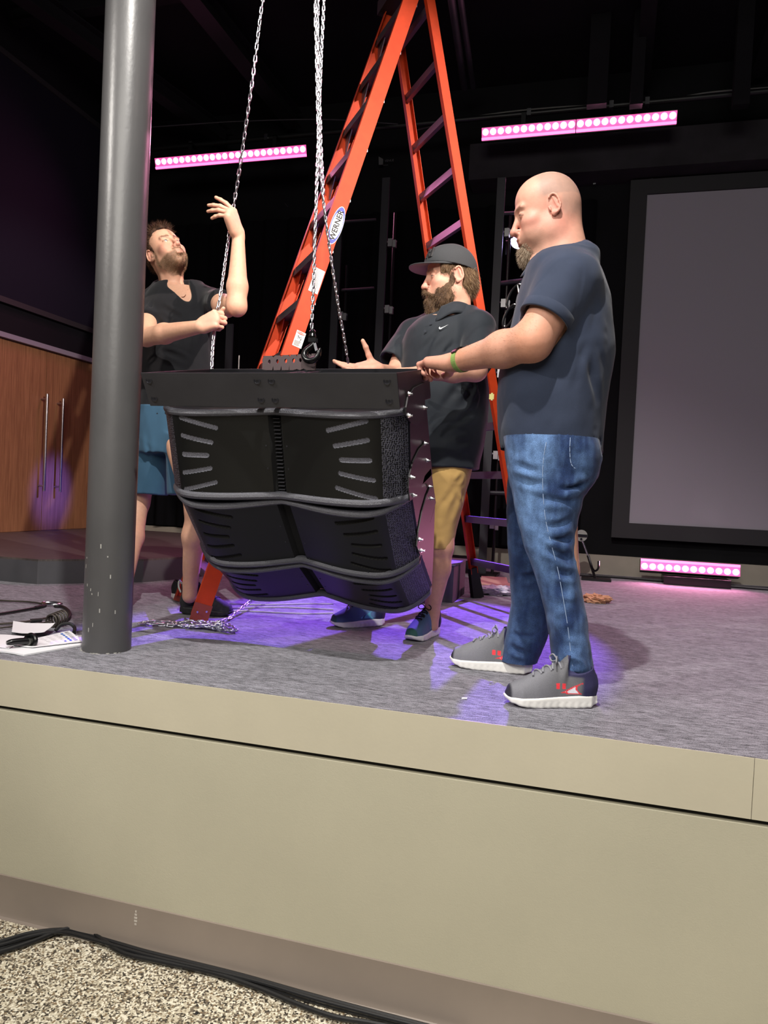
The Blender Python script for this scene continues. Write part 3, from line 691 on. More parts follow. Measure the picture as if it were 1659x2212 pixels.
for side in (0, 1):
    sg = 1 if side == 0 else -1
    P, Q = fr_pt(.03, side), fr_pt(ZT-.05, side); d = unit(Q-P); a = unit(ls-d*(ls@d))
    w2, fl, th = .040, .030, .004
    sec = [(-w2, 0), (w2, 0), (w2, fl), (w2-th, fl), (w2-th, th), (-w2+th, th), (-w2+th, fl), (-w2, fl)]
    if sg < 0: sec = [(u, -v) for u, v in sec][::-1]
    MB().prism(P, Q, sec, a, lw).build('front_rail', 'ladder_orange', lt)
    for z0, z1, nm in ((0, .07, 'foot'),):
        MB().prism(fr_pt(0, side)-lw*sg*.004, fr_pt(.09, side)-lw*sg*.004, [(-w2-.004, -.0), (w2+.004, 0), (w2+.004, sg*.006), (-w2-.004, sg*.006)][::sg], a, lw).build('rail_shoe', mat('shoe%d' % side, '8a3a26', .5), lt)
    P, Q = rr_pt(.12, side), rr_pt(ZT-.08, side); d = unit(Q-P); a = unit(ls-d*(ls@d)); w2, fl = .026, .030
    sec = [(-w2, 0), (w2, 0), (w2, fl), (w2-th, fl), (w2-th, th), (-w2+th, th), (-w2+th, fl), (-w2, fl)]
    if sg < 0: sec = [(u, -v) for u, v in sec][::-1]
    MB().prism(P, Q, sec, a, lw).build('rear_rail', 'ladder_orange', lt)
    MB().prism(rr_pt(0, side)-lw*sg*.006, rr_pt(.2, side)-lw*sg*.006, [(-.04, 0), (.04, 0), (.04, .045), (-.04, .045)] if sg > 0 else [(-.04, -.045), (.04, -.045), (.04, 0), (-.04, 0)], a, lw,
               [(-.03, 0), (.03, 0), (.03, .034), (-.03, .034)] if sg > 0 else [(-.03, -.034), (.03, -.034), (.03, 0), (-.03, 0)]).build('rubber_foot', 'rubber_black', lt)
zs = [.285*k+.245 for k in range(12)]
for z in zs:
    if z > 3.4: continue
    P, Q = fr_pt(z, 0), fr_pt(z, 1)
    s_ = MB(); s_.prism(P+lw*.004, Q-lw*.004, [(-.036, -.014), (.036, -.014), (.036, 0), (-.036, 0)], ls, up); s_.prism(P+lw*.004, Q-lw*.004, [(-.036, -.038), (-.032, -.038), (-.032, -.012), (-.036, -.012)], ls, up); s_.prism(P+lw*.004, Q-lw*.004, [(.032, -.038), (.036, -.038), (.036, -.012), (.032, -.012)], ls, up)
    s_.build('step', 'ladder_metal', lt)
    for e, sg in ((P, 1), (Q, -1)):
        MB().prism(e+ls*(-.018)+lw*sg*.004, e+ls*(-.012)+lw*sg*.004, [(0, -.014), (sg*.095, -.02), (sg*.10, -.03), (sg*.012, -.13), (0, -.13)][::sg], lw, up).build('brace', 'ladder_orange' if z < 2.2 else 'ladder_metal', lt)
    P, Q = rr_pt(z, 0), rr_pt(z, 1)
    MB().prism(P+lw*.004, Q-lw*.004, [(-.012, -.022), (.012, -.022), (.012, .022), (-.012, .022)], ls, up).build('rear_rung', mat('rung_metal', '857a90', .38, .8) if 'rung_metal' not in MATS else 'rung_metal', lt)
T0, T1 = fr_pt(ZT-.02, 0), fr_pt(ZT-.02, 1)
MB().prism(T0-lw*.03, T1+lw*.03, [(-.09, -.05), (.16, -.05), (.16, .03), (-.09, .03)], ls, up).build('top_cap', 'rubber_black', lt)
c = fr_pt(.055, 0)-lw*.011
for u in (-.022, .022): MB().cyl(c+ls*u+up*.0, c+ls*u-lw*.006, .0055, 8).build('rivet', 'silver', lt)
# decals on the outer face of the near front rail
dr = unit(fr_pt(3, 0)-fr_pt(0, 0)); da = unit(ls-dr*(ls@dr)); dn = -unit(np.cross(da, dr)); dn = dn if dn@lw < 0 else -dn
def rail_at(px, py):
    P0 = fr_pt(0, 0)-lw*.0008; r = ray(px, py); n = np.cross(ls, dr); n = n/np.linalg.norm(n); t = ((P0-C0)@n)/(r@n); return C0+r*t+(-n if n@lw > 0 else n)*.0006
def rail_axes():
    n = np.cross(ls, dr); n /= np.linalg.norm(n); n = -n if n@lw > 0 else n
    return unit(np.cross(dr, n)), dr, n
xa, ya, na = rail_axes()     # across the rail, along the rail, outwards
lb = rail_at(727, 487)
def ellipse(a, b, n=40): return [(a*cos(2*pi*i/n), b*sin(2*pi*i/n)) for i in range(n)]
def flat(sec, c, off, nm, m, parent): return MB().prism(c+na*off, c+na*(off+.0006), sec, xa, ya).build(nm, m, parent)
k = .034; rt_ = unit(np.cross(na, ya))
pl = flat(ellipse(.034, .108), lb, .0, 'brand_label', 'label_white', lt)
flat(ellipse(.032, .104), lb, .0007, 'label_ring', 'label_blue', pl)
flat([(x*.030-.0, y*.78*.104) for x, y in ellipse(.95, 1)], lb-xa*.0, .0014, 'label_field', 'label_white', pl)
text_mesh('WERNER', 'lettering', 'ink_black', pl, lb+na*.0022, ya, -xa if np.cross(ya, -xa)@na > 0 else xa, .042, .0003, .0009)
def lines(c, w_, h, n, parent, seed, m='ink_grey'):
    r = np.random.default_rng(seed); b = MB()
    for i in range(n):
        y = h*(.5-(i+.7)/(n+.6)); l = w_*r.uniform(.7, .95)
        b.prism(c+na*.0009, c+na*.0012, [(-w_/2+.002, y-.0008), (-w_/2+.002+l-.004, y-.0008), (-w_/2+.002+l-.004, y+.0008), (-w_/2+.002, y+.0008)], xa, ya)
    b.build('small_print', m, parent)
c = rail_at(684, 607); q = flat([(-.026, -.065), (.026, -.065), (.026, .065), (-.026, .065)], c, 0, 'instruction_label', 'label_white', lt); lines(c, .048, .125, 22, q, 2)
c = rail_at(646, 733); q = flat([(-.025, -.042), (.025, -.042), (.025, .042), (-.025, .042)], c, 0, 'warning_label', 'label_white', lt)
flat([(x, y+.032) for x, y in ellipse(.022, .007, 20)], c, .0008, 'red_oval', 'label_red', q)
text_mesh('DANGER', 'danger_lettering', 'label_white', q, c+ya*.032+na*.0018, xa if np.cross(xa, ya)@na > 0 else -xa, ya, .0095, .0002)
fg = MB()
for a, b in (((-.012, .018), (.004, .004)), ((-.004, .010), (-.010, .0)), ((.0, .008), (.010, .018)), ((.004, .004), (.012, -.002)), ((-.013, .010), (-.004, .016)), ((.006, -.01), (.012, .012))):
    A, B = c+xa*a[0]+ya*a[1]+na*.001, c+xa*b[0]+ya*b[1]+na*.001; fg.bar(A, B, na, .0006, .0024)
fg.build('falling_figure', 'ink_black', q); lines(c-ya*.024, .044, .03, 8, q, 5, 'ink_black')
# yellow tag hanging on the post behind
c = W(1056, 857, 3.9); o = MB().box(c+[-.028, -.004, -.014], c+[.028, .004, .014]).box(c+[.012, -.008, -.02], c+[.022, .008, .02]).build('yellow_clip', mat('yellow_tag', 'e4e08a', .6))
o.parent = lt; o.location = BASE[o.name]-BASE[lt.name]
# ------------------------------------------------------------------ hung line-array loudspeaker
KS = .88; X0, X1 = -1.795*KS, -.69*KS
def sd(Y, z): return np.array([0, Y*KS, EYE+(z-EYE)*KS])
mat('cab_black', '161619', .42, bump=.15, bscale=900, bdist=.0005, spec=.5); mat('frame_black', '36363b', .45, .2, vary=.12, vscale=8, spec=.5)
mat('lip_speckle', '4c4c54', .34, bump=1, bscale=420, bdist=.003, spec=.9, fine=.35, fscale=500); mat('panel_black', '0e0f0f', .42, spec=.4)
mat('side_paint', '1f1c1f', .5, .1, vary=.12, vscale=6, spec=.4); mat('foam', '686872', .8, bump=1, bscale=700, bdist=.004, fine=.9, fscale=700)
mat('slot_dark', '050506', .9); mat('bolt_silver', 'e2e2e6', .22, 1.)
def perforated():
    m = mat('perforated', '0b0b0d', .4, .5, spec=.8); nt = m.node_tree; N, L = nt.nodes, nt.links; b = N['Principled BSDF']
    tc = N.new('ShaderNodeTexCoord'); v = N.new('ShaderNodeTexVoronoi'); v.inputs['Scale'].default_value = 150; v.inputs['Randomness'].default_value = .45; L.new(tc.outputs['Object'], v.inputs['Vector'])
    r = N.new('ShaderNodeValToRGB'); r.color_ramp.elements[0].position = .42; r.color_ramp.elements[0].color = (.002, .002, .002, 1); r.color_ramp.elements[1].position = .5; r.color_ramp.elements[1].color = rgb('5c5c66')
    L.new(v.outputs['Distance'], r.inputs[0]); L.new(r.outputs[0], b.inputs['Base Color'])
    bp = N.new('ShaderNodeBump'); bp.inputs['Strength'].default_value = 1; bp.inputs['Distance'].default_value = .003; L.new(v.outputs['Distance'], bp.inputs['Height']); L.new(bp.outputs[0], b.inputs['Normal'])
perforated()
XM, WX = (X0+X1)/2, X1-X0
bt = thing('line_array_speaker', 'large black three-box loudspeaker array hanging from a chain hoist above the stage floor', 'loudspeaker', (XM, sd(2.9, 0)[1], sd(3, .1)[2]))
# rigging frame (tilted tray open at the top)
A0, A1 = sd(2.59, 1.125), sd(2.67, .998); B0 = sd(3.15, 1.242); fx = unit(B0-A0); dn_ = unit(A1-A0); FD = np.linalg.norm(B0-A0); FH = np.linalg.norm(A1-A0); ex = np.array([1., 0, 0])
def FP(x, u, v): return np.array([x, 0, 0])+A0+fx*u+dn_*v           # x across, u back, v down
def plate(x0, x1, u0, u1, v0, v1, name, m='frame_black', parent=bt):
    c = [FP(x, u, v) for v in (v1, v0) for (x, u) in ((x0, u0), (x1, u0), (x1, u1), (x0, u1))]
    o = MB().add(c, [(3, 2, 1, 0), (4, 5, 6, 7), (0, 1, 5, 4), (1, 2, 6, 5), (2, 3, 7, 6), (3, 0, 4, 7)]).build(name, m, parent); b = o.modifiers.new('bevel', 'BEVEL'); b.width = .0016; b.segments = 2; return o
T_ = .006
plate(X0+.004, X1, 0, T_, 0, FH, 'frame_front_plate'); plate(X0+.004, X1, FD-T_, FD, 0, FH*.9, 'frame_rear_plate')
plate(X1-T_, X1, T_, FD-T_, 0, FH*.96, 'frame_side_plate', 'side_paint'); plate(X0+.004, X0+.004+T_, T_, FD-T_, 0, FH*.96, 'frame_side_plate', 'side_paint')
for xc in (XM-.03, XM+.03): plate(xc-.004, xc+.004, T_, FD-T_, .01, FH*.8, 'frame_rib')
plate(X0+.01, X1-.01, FD*.45, FD*.45+.01, .03, FH*.7, 'frame_rib')
rows = [(.028, 0), (.098, 0)]
xs_ = [X0+.024, XM-.048-.0, XM-.002, X1-.034]
for x in [W(317, 810, 2.28)[0]+.0, XM-.052+.03, XM+.002+.03, X1-.036]:
    for v in (FH*.22, FH*.76):
        c = FP(x, 0, v); o = MB().lathe(c, -fx, [(.0135, 0), (.0135, .001), (.0115, .0022), (.010, .0022), (.009, .0008), (.0045, .0008)], 20).build('frame_screw', mat('screw_black', '3a3a40', .3, .6) if 'screw_black' not in MATS else 'screw_black', bt, smooth=True)
        MB().cyl(c-fx*.0008, c-fx*.0018, .0032, 6).build('hex_socket', 'slot_dark', o)
# perforated pick-up bar with its six holes, running back to front on the tray
pb0, pb1 = W(571, 769, 2.44), W(681, 765, 2.66)
PU = unit(np.array([pb1[0]-pb0[0], 0, 0])+0); Lp = .215
pbx0 = W(568, 785, 2.55)[0]; pbx1 = W(682, 785, 2.55)[0]; zb = W(620, 800, 2.55)[2]; zt0 = W(571, 770, 2.55)[2]; zt1 = W(681, 764, 2.55)[2]
nh = 6; V = []; F = []; pk = MB(); yb = 2.545
hx = [W(q, 781, yb)[0] for q in (582, 599, 617, 634, 648.5, 663)]; hz = [W(582, 781.5, yb)[2]+(W(663, 777, yb)[2]-W(582, 781.5, yb)[2])*i/5 for i in range(6)]
edges = [pbx0]+[(hx[i]+hx[i+1])/2 for i in range(5)]+[W(672, 781, yb)[0], pbx1]
def ztop(x): return zt0+(zt1-zt0)*(x-pbx0)/(pbx1-pbx0)
for i in range(7):      # plate cells, each with its hole
    xa_, xb_ = edges[i], edges[i+1]
    if i == 6:
        pk.prism((xa_, yb, 0), (xa_, yb+.008, 0), [(0, zb), (xb_-xa_, zb), (xb_-xa_, ztop(xb_)), (0, ztop(xa_))], (1, 0, 0), (0, 0, 1)); continue
    n = 16; rim = []; cc = np.array([hx[i], 0, hz[i]])
    for j in range(n):
        t = 2*pi*j/n+pi/4; dx, dz = cos(t), sin(t); s1 = (xb_-cc[0])/dx if dx > 1e-6 else ((xa_-cc[0])/dx if dx < -1e-6 else 9); s2 = (ztop(cc[0])-cc[2])/dz if dz > 1e-6 else ((zb-cc[2])/dz if dz < -1e-6 else 9)
        s_ = min(s1, s2); rim.append((cc[0]+dx*s_, cc[2]+dz*s_))
    for y_, fl_ in ((yb, 0), (yb+.010, 1)):
        V = []; F = []
        for j in range(n): t = 2*pi*j/n+pi/4; V += [(cc[0]+.0055*cos(t), y_, cc[2]+.0085*sin(t)), (rim[j][0], y_, rim[j][1])]
        for j in range(n): q = ((j+1) % n)*2; F.append((2*j, 2*j+1, q+1, q)[::(1 if fl_ else -1)])
        pk.add(V, F)
    V = []; F = []
    for j in range(n): t = 2*pi*j/n+pi/4; V += [(cc[0]+.0055*cos(t), yb, cc[2]+.0085*sin(t)), (cc[0]+.0055*cos(t), yb+.010, cc[2]+.0085*sin(t))]
    for j in range(n): q = ((j+1) % n)*2; F.append((2*j, q, q+1, 2*j+1))
    pk.add(V, F)
pk.add([(pbx0, yb, ztop(pbx0)), (pbx1, yb, ztop(pbx1)), (pbx1, yb+.01, ztop(pbx1)), (pbx0, yb+.01, ztop(pbx0))], [(0, 1, 2, 3)])
pk.build('pickup_bar', mat('pickup_paint', '5c4e50', .35, .4), bt)
# cabinets
LQ = [  # front top, front bottom, back top, back bottom  (Y, z before scaling), lip/foam flags
    ((2.695, .985), (2.805, .625), (3.14, 1.07), (3.34, .775)),
    ((2.825, .600), (3.085, .315), (3.30, .80), (3.46, .64)),
    ((3.105, .295), (3.40, .115), (3.44, .62), (3.46, .42))]
def plan(u):       # how far the front face stands forward, across the cabinet: u from -1 to 1
    a = np.abs(u); bul = .052*np.sin(np.clip(a/.62, 0, 1)*pi/2)**1.2-.0*a
    edge = np.clip((a-.62)/.38, 0, 1); return bul-.052-.105*edge**2.6
for ci, (ft, fb, bk, bb) in enumerate(LQ):
    Ft, Fb, Bt, Bb = sd(*ft), sd(*fb), sd(*bk), sd(*bb); fd = unit(Fb-Ft); nn = np.array([0, -fd[2], fd[1]]); nn = nn if nn[1] < 0 else -nn
    H_ = np.linalg.norm(Fb-Ft)
    ct = obj('cabinet', *(lambda: (lambda V, F: (V, F))(*(lambda us: (
        [p for u in us for p in (np.array([XM+u*WX/2, 0, 0])+Ft+nn*(plan(u)-.010)+fd*.004, np.array([XM+u*WX/2, 0, 0])+Fb+nn*(plan(u)-.010)-fd*.004, np.array([XM+u*WX/2, 0, 0])+Bt, np.array([XM+u*WX/2, 0, 0])+Bb)],
        [(4*i, 4*i+1, 4*i+5, 4*i+4) for i in range(len(us)-1)]+[(4*i+2, 4*i, 4*i+4, 4*i+6) for i in range(len(us)-1)]+[(4*i+1, 4*i+3, 4*i+7, 4*i+5) for i in range(len(us)-1)]+[(4*i+3, 4*i+2, 4*i+6, 4*i+7) for i in range(len(us)-1)]
        + [(0, 2, 3, 1), (4*len(us)-4, 4*len(us)-3, 4*len(us)-1, 4*len(us)-2)]))(np.linspace(-1, 1, 61))))(), ['cab_black', 'side_paint'], bt)
    for p in ct.data.polygons:
        if abs(p.normal.x) > .9: p.material_index = 1
    # front panels: dense grid with the horn slots pressed in
    for sgn in (-1, 1):
        nu, nv = 230, 110; U = np.linspace(.055, .84, nu); Vv = np.linspace(.045, .955, nv); uu, vv = np.meshgrid(U, Vv, indexing='ij')
        dep = np.zeros_like(uu); mx = np.zeros_like(uu)
        for k in range(5):
            vc = .13+.185*k; sl = (-.11, -.07, 0, .07, .11)[k]; u0, u1 = (.45, .50, .545, .53, .50)[k], (.745, .75, .76, .78, .79)[k]
            t = np.clip((uu-u0)/(u1-u0), 0, 1); du = (uu-(u0+t*(u1-u0)))*WX/2; dv = (vv-(vc-sl*(t-.5)*(-1)))*H_; dd = np.sqrt(du**2+dv**2)-.0075
            m_ = np.clip(.5-dd/.003, 0, 1); dep = np.maximum(dep, m_*(.0022 if ci == 0 else .007)); mx = np.maximum(mx, (dd < -.0005)*1.)
        P = np.zeros((nu, nv, 3)); P[..., 0] = XM+sgn*uu*WX/2
        P += Ft+fd*(vv*H_)[..., None]+nn*((plan(uu)+.020-dep)[..., None])
        idx = np.arange(nu*nv).reshape(nu, nv); F = np.stack([idx[:-1, :-1], idx[:-1, 1:], idx[1:, 1:], idx[1:, :-1]], -1).reshape(-1, 4)
        if sgn < 0: F = F[:, ::-1]
        mi = (mx[:-1, :-1]+mx[1:, 1:] > 0).astype('i4').reshape(-1)
        obj('front_panel', P.reshape(-1, 3), F, ['panel_black', 'foam' if ci == 0 else 'slot_dark'], ct, smooth=True, mi=mi)
        # perforated corner wrapping to the side
        ug = np.linspace(.84, 1.0, 14); V = []; F = []
        for u in ug:
            for v in (.06, .94): V.append(np.array([XM+sgn*u*WX/2, 0, 0])+Ft+fd*(v*H_)+nn*(plan(u)+.0195))
        F = [(2*i, 2*i+1, 2*i+3, 2*i+2)[::sgn] for i in range(len(ug)-1)]
        obj('side_grille', V, F, 'perforated', ct, smooth=True)
        for v in (.40, .66, .93): 
            c = np.array([XM+sgn*.085*WX/2, 0, 0])+Ft+fd*(v*H_)+nn*(plan(.085)+.0205); MB().lathe(c, nn, [(.0035, 0), (.003, .0015), (.001, .0018)], 8).build('panel_screw', 'screw_black', ct)
        for u in (.3, .62):
            c = np.array([XM+sgn*u*WX/2, 0, 0])+Ft+fd*(.935*H_)+nn*(plan(u)+.0205); MB().lathe(c, nn, [(.0035, 0), (.003, .0015), (.001, .0018)], 8).build('panel_screw', 'screw_black', ct)
    # centre slot with louvres
    V = []
    sl = MB()
    for u, o_ in ((-.055, .0), (-.03, -.022), (.03, -.022), (.055, 0)):
        for v in (.045, .955): V.append(np.array([XM+u*WX/2, 0, 0])+Ft+fd*(v*H_)+nn*(plan(u)+.020+o_))
    sl.add(V, [(0, 1, 3, 2), (2, 3, 5, 4), (4, 5, 7, 6)]); sl.build('centre_channel', 'slot_dark', ct)
    lv = MB()
    for k in range(20):
        v = .1+.82*k/19; c = Ft+fd*(v*H_)+nn*(plan(0)-.0)
        lv.prism(c+ex*(XM-.013*1), c+ex*(XM+.013), [(-.0012, -.004), (.0012, -.004), (.0012, .012), (-.0012, .012)], fd, nn)
    if ci == 0: q = lv.build('louvre', 'frame_black', ct); q['kind'] = 'stuff'
    # rounded lips along the top and bottom edges, returning round the sides
    for v, th, nm in ((0., .014, 'top_lip'), (1., .016, 'bottom_lip')):
        us = np.concatenate([np.linspace(-1, 1, 81)]); path = [np.array([XM+u*WX/2, 0, 0])+Ft+fd*(v*H_)+nn*(plan(u)+.020) for u in us]
        m_ = MB(); K = 10; V = []; F = []
        for p in path:
            for j in range(K): t = 2*pi*j/K; V.append(p+nn*(.018*cos(t)-.004)+fd*(th*.95*sin(t)+(.006 if v == 0 else -.006)))
        for i in range(len(path)-1):
            for j in range(K): F.append((i*K+j, (i+1)*K+j, (i+1)*K+(j+1) % K, i*K+(j+1) % K))
        F += [tuple(range(K)), tuple(range((len(path)-1)*K, len(path)*K))[::-1]]
        m_.add(V, F).build(nm, 'lip_speckle', ct, smooth=True)
    for v in (.1, .3, .5, .7, .9):
        c = np.array([X1, 0, 0])+Ft+fd*(v*H_)-nn*.12; MB().lathe(c, ex, [(.003, 0), (.0025, .001), (.001, .0012)], 8).build('side_screw', 'screw_black', ct)
# side rigging plates with silver bolts
def side_plate(poly, xside=X1, m='side_paint'):
    P = [sd(*p) for p in poly]; k = len(P); s_ = 1 if xside == X1 else -1; a, b = np.array([xside+s_*.001, 0, 0]), np.array([xside+s_*.006, 0, 0])
    MB().add([p+a for p in P]+[p+b for p in P], [tuple(range(k)), tuple(range(k, 2*k))[::-1]]+[(i, k+i, k+(i+1) % k, (i+1) % k) for i in range(k)]).build('rigging_plate', m, bt)
def arc(c, r, a0, a1, n=14): return [(c[0]+r*cos(radians(a0+(a1-a0)*i/n)), c[1]+r*sin(radians(a0+(a1-a0)*i/n))) for i in range(n+1)]
def onside(px, py):
    r = ray(px, py); t = (X1+.006)/r[0]; P = C0+r*t; return (P[1]/KS, EYE+(P[2]-EYE)/KS)
def plate_px(pts): side_plate([onside(*p) for p in pts])
plate_px([(918, 826), (895, 838), (882, 858), (878, 880), (878, 898), (888, 914), (900, 918), (912, 908), (918, 892)])
plate_px([(920, 955), (906, 970), (892, 1000), (884, 1030), (883, 1055), (886, 1082), (898, 1074), (912, 1050), (922, 1010)])
plate_px([(930, 1050), (922, 1070), (912, 1105), (904, 1150), (901, 1180), (908, 1200), (918, 1185), (928, 1140), (934, 1090)])
for px, py in ((882, 851), (915, 881), (882, 898), (917, 958), (921, 995), (888, 1031), (892, 1070), (927, 1051), (931, 1077), (905, 1165), (909, 1189)):
    y_, z_ = onside(px, py); p = sd(y_, z_)+ex*(X1+.006)
    b_ = MB(); b_.lathe(p, ex, [(.0095, 0), (.0095, .003), (.0065, .003), (.0065, .009)], 6); b_.cyl(p+ex*.009, p+ex*.016, .0045, 10); b_.build('bolt', 'bolt_silver', bt)
# ------------------------------------------------------------------ chains
def link_mesh(L, w_, r, k=5):
    pts = []; R = w_/2-r; h = L/2-R-r
    for j in range(6): t = -pi/2+pi*j/5; pts.append((R*cos(t)*1., 0, 0))
    P = [(R*cos(t), 0, h+R*sin(t)) for t in np.linspace(0, pi, 5)]+[(R*cos(t), 0, -h+R*sin(t)) for t in np.linspace(pi, 2*pi, 5)]
    return MB().tube(P, r, k, closed=True)
LINKS = {}
def chain(name, label, path, pitch, w_, r, m='chain_steel', twist=0., seed=0, jit=0.):
    path = np.asarray(path, float); seg = np.linalg.norm(np.diff(path, axis=0), axis=1); S = np.concatenate([[0], np.cumsum(seg)])
    n = int(S[-1]/pitch); key = (pitch, w_, r, m)
    t = thing(name, label, 'chain', tuple(path[-1]) if path[-1][2] < path[0][2] else tuple(path[0])); rg = np.random.default_rng(seed)
    if key not in LINKS:
        o = link_mesh(pitch+2*r*1.9, w_, r).build('chain_link', m, None, smooth=True, auto=None, origin=(0, 0, 0)); LINKS[key] = o.data; bpy.data.objects.remove(o)
    for i in range(n):
        s0, s1 = i*pitch, (i+1)*pitch; a = np.array([np.interp(s0, S, path[:, k]) for k in range(3)]); b = np.array([np.interp(s1, S, path[:, k]) for k in range(3)])
        d = Vector(b-a); q = d.to_track_quat('Z', 'Y'); from mathutils import Quaternion
        q = q @ Quaternion((0, 0, 1), (pi/2*(i % 2))+.6+twist*i+rg.normal(0, jit+.08))
        o = bpy.data.objects.new('chain_link', LINKS[key]); COL.objects.link(o); o.parent = t; o.rotation_mode = 'QUATERNION'; o.rotation_quaternion = q; o.location = (a+b)/2-BASE[t.name]
    return t
def px_path(pts, n=160): return spline([W(*p) for p in pts], n)
hookY = 2.55
chain('load_chain', 'silver load chain running straight down to the hook above the loudspeaker', px_path([(751, -1100, 2.5), (726, -560, 2.51), (701, -25, 2.52), (693, 150, 2.53), (686, 350, 2.54), (679, 560, 2.55), (673, 716, hookY)]), .0172, .0150, .0030)
chain('hand_chain', 'silver hand chain that the left man pulls with both hands', px_path([(700, -820, 2.93), (634, -420, 2.97), (571, -25, 3.02), (548, 150, 3.03), (521, 340, 3.12), (508, 425, 3.17), (495, 505, 3.17), (483, 590, 3.11), (474, 650, 3.07), (464, 700, 3.07), (459, 760, 3.05), (457, 830, 3.02), (455, 1000, 3.02)]), .0270, .0195, .0036)
chain('hand_chain', 'silver twisted hand chain slanting down to the palm of the man in the cap', px_path([(700, -1050, 2.56), (688, -540, 2.59), (681, -25, 2.62), (683, 100, 2.63), (688, 300, 2.66), (697, 420, 2.7), (714, 550, 2.76), (731, 660, 2.82), (746, 745, 2.87), (752, 785, 2.9)]), .0172, .0140, .0031, twist=.55)
chain('hand_chain', 'second silver strand hanging against the twisted chain beside the load chain', px_path([(716, -1050, 2.56), (700, -540, 2.6), (688, -25, 2.64), (687, 90, 2.65), (691, 220, 2.67), (694, 330, 2.69), (699, 420, 2.72)]), .0172, .0140, .0031, twist=.55, seed=3)
# hook block
hk = thing('hoist_hook', 'black swivel hook block with a safety latch holding the pick-up bar', 'hook', tuple(W(678, 760, hookY)))
c = W(675, 722, hookY); MB().lathe(c+[0, 0, -.022], (0, 0, 1), [(.006, 0), (.012, .004), (.015, .014), (.011, .024), (.013, .032), (.006, .04)], 16).build('swivel', 'black_gloss', hk, smooth=True)
c2 = W(676, 735, hookY); MB().box(c2-[.015, .012, .008], c2+[.015, .012, .008]).build('block', 'black_gloss', hk)
hp = px_path([(678, 741, hookY-.005), (672, 748, hookY-.008), (661, 757, hookY-.012), (657, 768, hookY-.02), (664, 778, hookY-.028), (676, 778, hookY-.03), (686, 770, hookY-.03), (690, 757, hookY-.03), (692, 752, hookY-.03)], 40)
MB().tube(hp, np.interp(np.linspace(0, 1, 40), [0, .3, .6, .85, 1], [.008, .012, .0125, .009, .003]), 12).build('hook_body', 'black_gloss', hk, smooth=True)
MB().bar(W(680, 742, hookY-.02), W(684, 758, hookY-.03), (1, 0, 0), .010, .006).build('safety_latch', 'silver', hk)
# chain lying on the carpet
rg = np.random.default_rng(11); pts = []
q0 = G(300, 1352); q1 = G(400, 1357)
for i in range(9): s_ = i/8; p = q0+(q1-q0)*s_; pts.append([p[0], p[1]+.012*sin(i*2.), .010])
cen = G(448, 1357)
for i in range(34): pts.append([cen[0]+rg.normal(0, .085), cen[1]+rg.normal(0, .035), .010+.03*rg.random()*(1-abs(i-17)/20)])
for i in range(5): s_ = i/4; p = G(490, 1343)*(1-s_)+G(585, 1305)*s_; pts.append([p[0], p[1], .012+.10*s_])
chain('chain_pile', 'loose silver chain lying in a tangled heap on the carpet below the ladder foot', spline(pts, 500), .0265, .0195, .0036, jit=.5, seed=9)
p_ = spline([[a[0], a[1]+.03, .010] for a in [G(300, 1350), G(340, 1350), G(380, 1354), G(410, 1352)]], 30); chain('chain_pile', 'second loose strand of silver chain stretched left of the tangled heap', p_, .0265, .0195, .0036, jit=.5, seed=5)
# ------------------------------------------------------------------ papers, wire slings, shackle at the left
mat('paper', 'dcdce0', .7); mat('wire_rope', '4b4640', .5, .6, bump=.6, bscale=400); mat('sleeve_black', '131313', .5)
def sheet(corners, z, name, lab, m='paper', h=.0015, curl=0.):
    P = [G(*c) for c in corners]; n = 10; V = []; F = []
    for i in range(n+1):
        for j in range(n+1):
            u, v = i/n, j/n; p = P[0]*(1-u)*(1-v)+P[1]*u*(1-v)+P[2]*u*v+P[3]*(1-u)*v; V.append([p[0], p[1], z+curl*(u**3)*.03+.001*sin(9*u+z*900)+curl*.02*v**3])
    k = (n+1)**2; F = [(i*(n+1)+j, (i+1)*(n+1)+j, (i+1)*(n+1)+j+1, i*(n+1)+j+1) for i in range(n) for j in range(n)]
    V2 = [[a, b, c+h] for a, b, c in V]; F2 = [tuple(x+k for x in f) for f in F]
    V = V+V2; bd = [i*(n+1) for i in range(n+1)]+[n*(n+1)+j for j in range(1, n+1)]+[i*(n+1)+n for i in range(n-1, -1, -1)]+[j for j in range(n-1, 0, -1)]
    F = [f[::-1] for f in F]+F2+[(bd[i], bd[(i+1) % len(bd)], bd[(i+1) % len(bd)]+k, bd[i]+k) for i in range(len(bd))]
    o = obj(name, V, F, m, None, origin=(P[0]+P[2])/2*[1, 1, 0]); tag(o, lab, 'paper', 'papers on the carpet beside the column'); return o, P
sheet([(-40, 1404), (52, 1418), (176, 1396), (176, 1376)], .002, 'paper_stack', 'lowest loose stack of white papers on the carpet beside the column', h=.006)
sheet([(-40, 1402), (20, 1406), (60, 1380), (-40, 1374)], .010, 'paper_stack', 'leftmost loose white papers lying under the shackle')
so, sp_ = sheet([(20, 1399), (70, 1406), (178, 1393), (150, 1368)], .012, 'printed_sheet', 'white sheet with a printed blue table, topmost beside the column', curl=0.)
sheet([(25, 1374), (95, 1381), (118, 1366), (28, 1355)], .016, 'folded_sheet', 'white folded sheet curling up behind the shackle', curl=.5)
pr = MB(); bl = MB()
def sp(u, v): P = sp_; p = P[0]*(1-u)*(1-v)+P[1]*u*(1-v)+P[2]*u*v+P[3]*(1-u)*v; return np.array([p[0], p[1], .0148])
rg = np.random.default_rng(4)
for c0 in (.30, .42, .56):
    for k in range(7): 
        u = .12+.11*k; a, b, c, d = sp(u, c0+.12), sp(u+.012, c0+.12), sp(u+.012, c0+.12+rg.uniform(.03, .1)), sp(u, c0+.12+.05); pr.add([a, b, c, d], [(0, 1, 2, 3)])
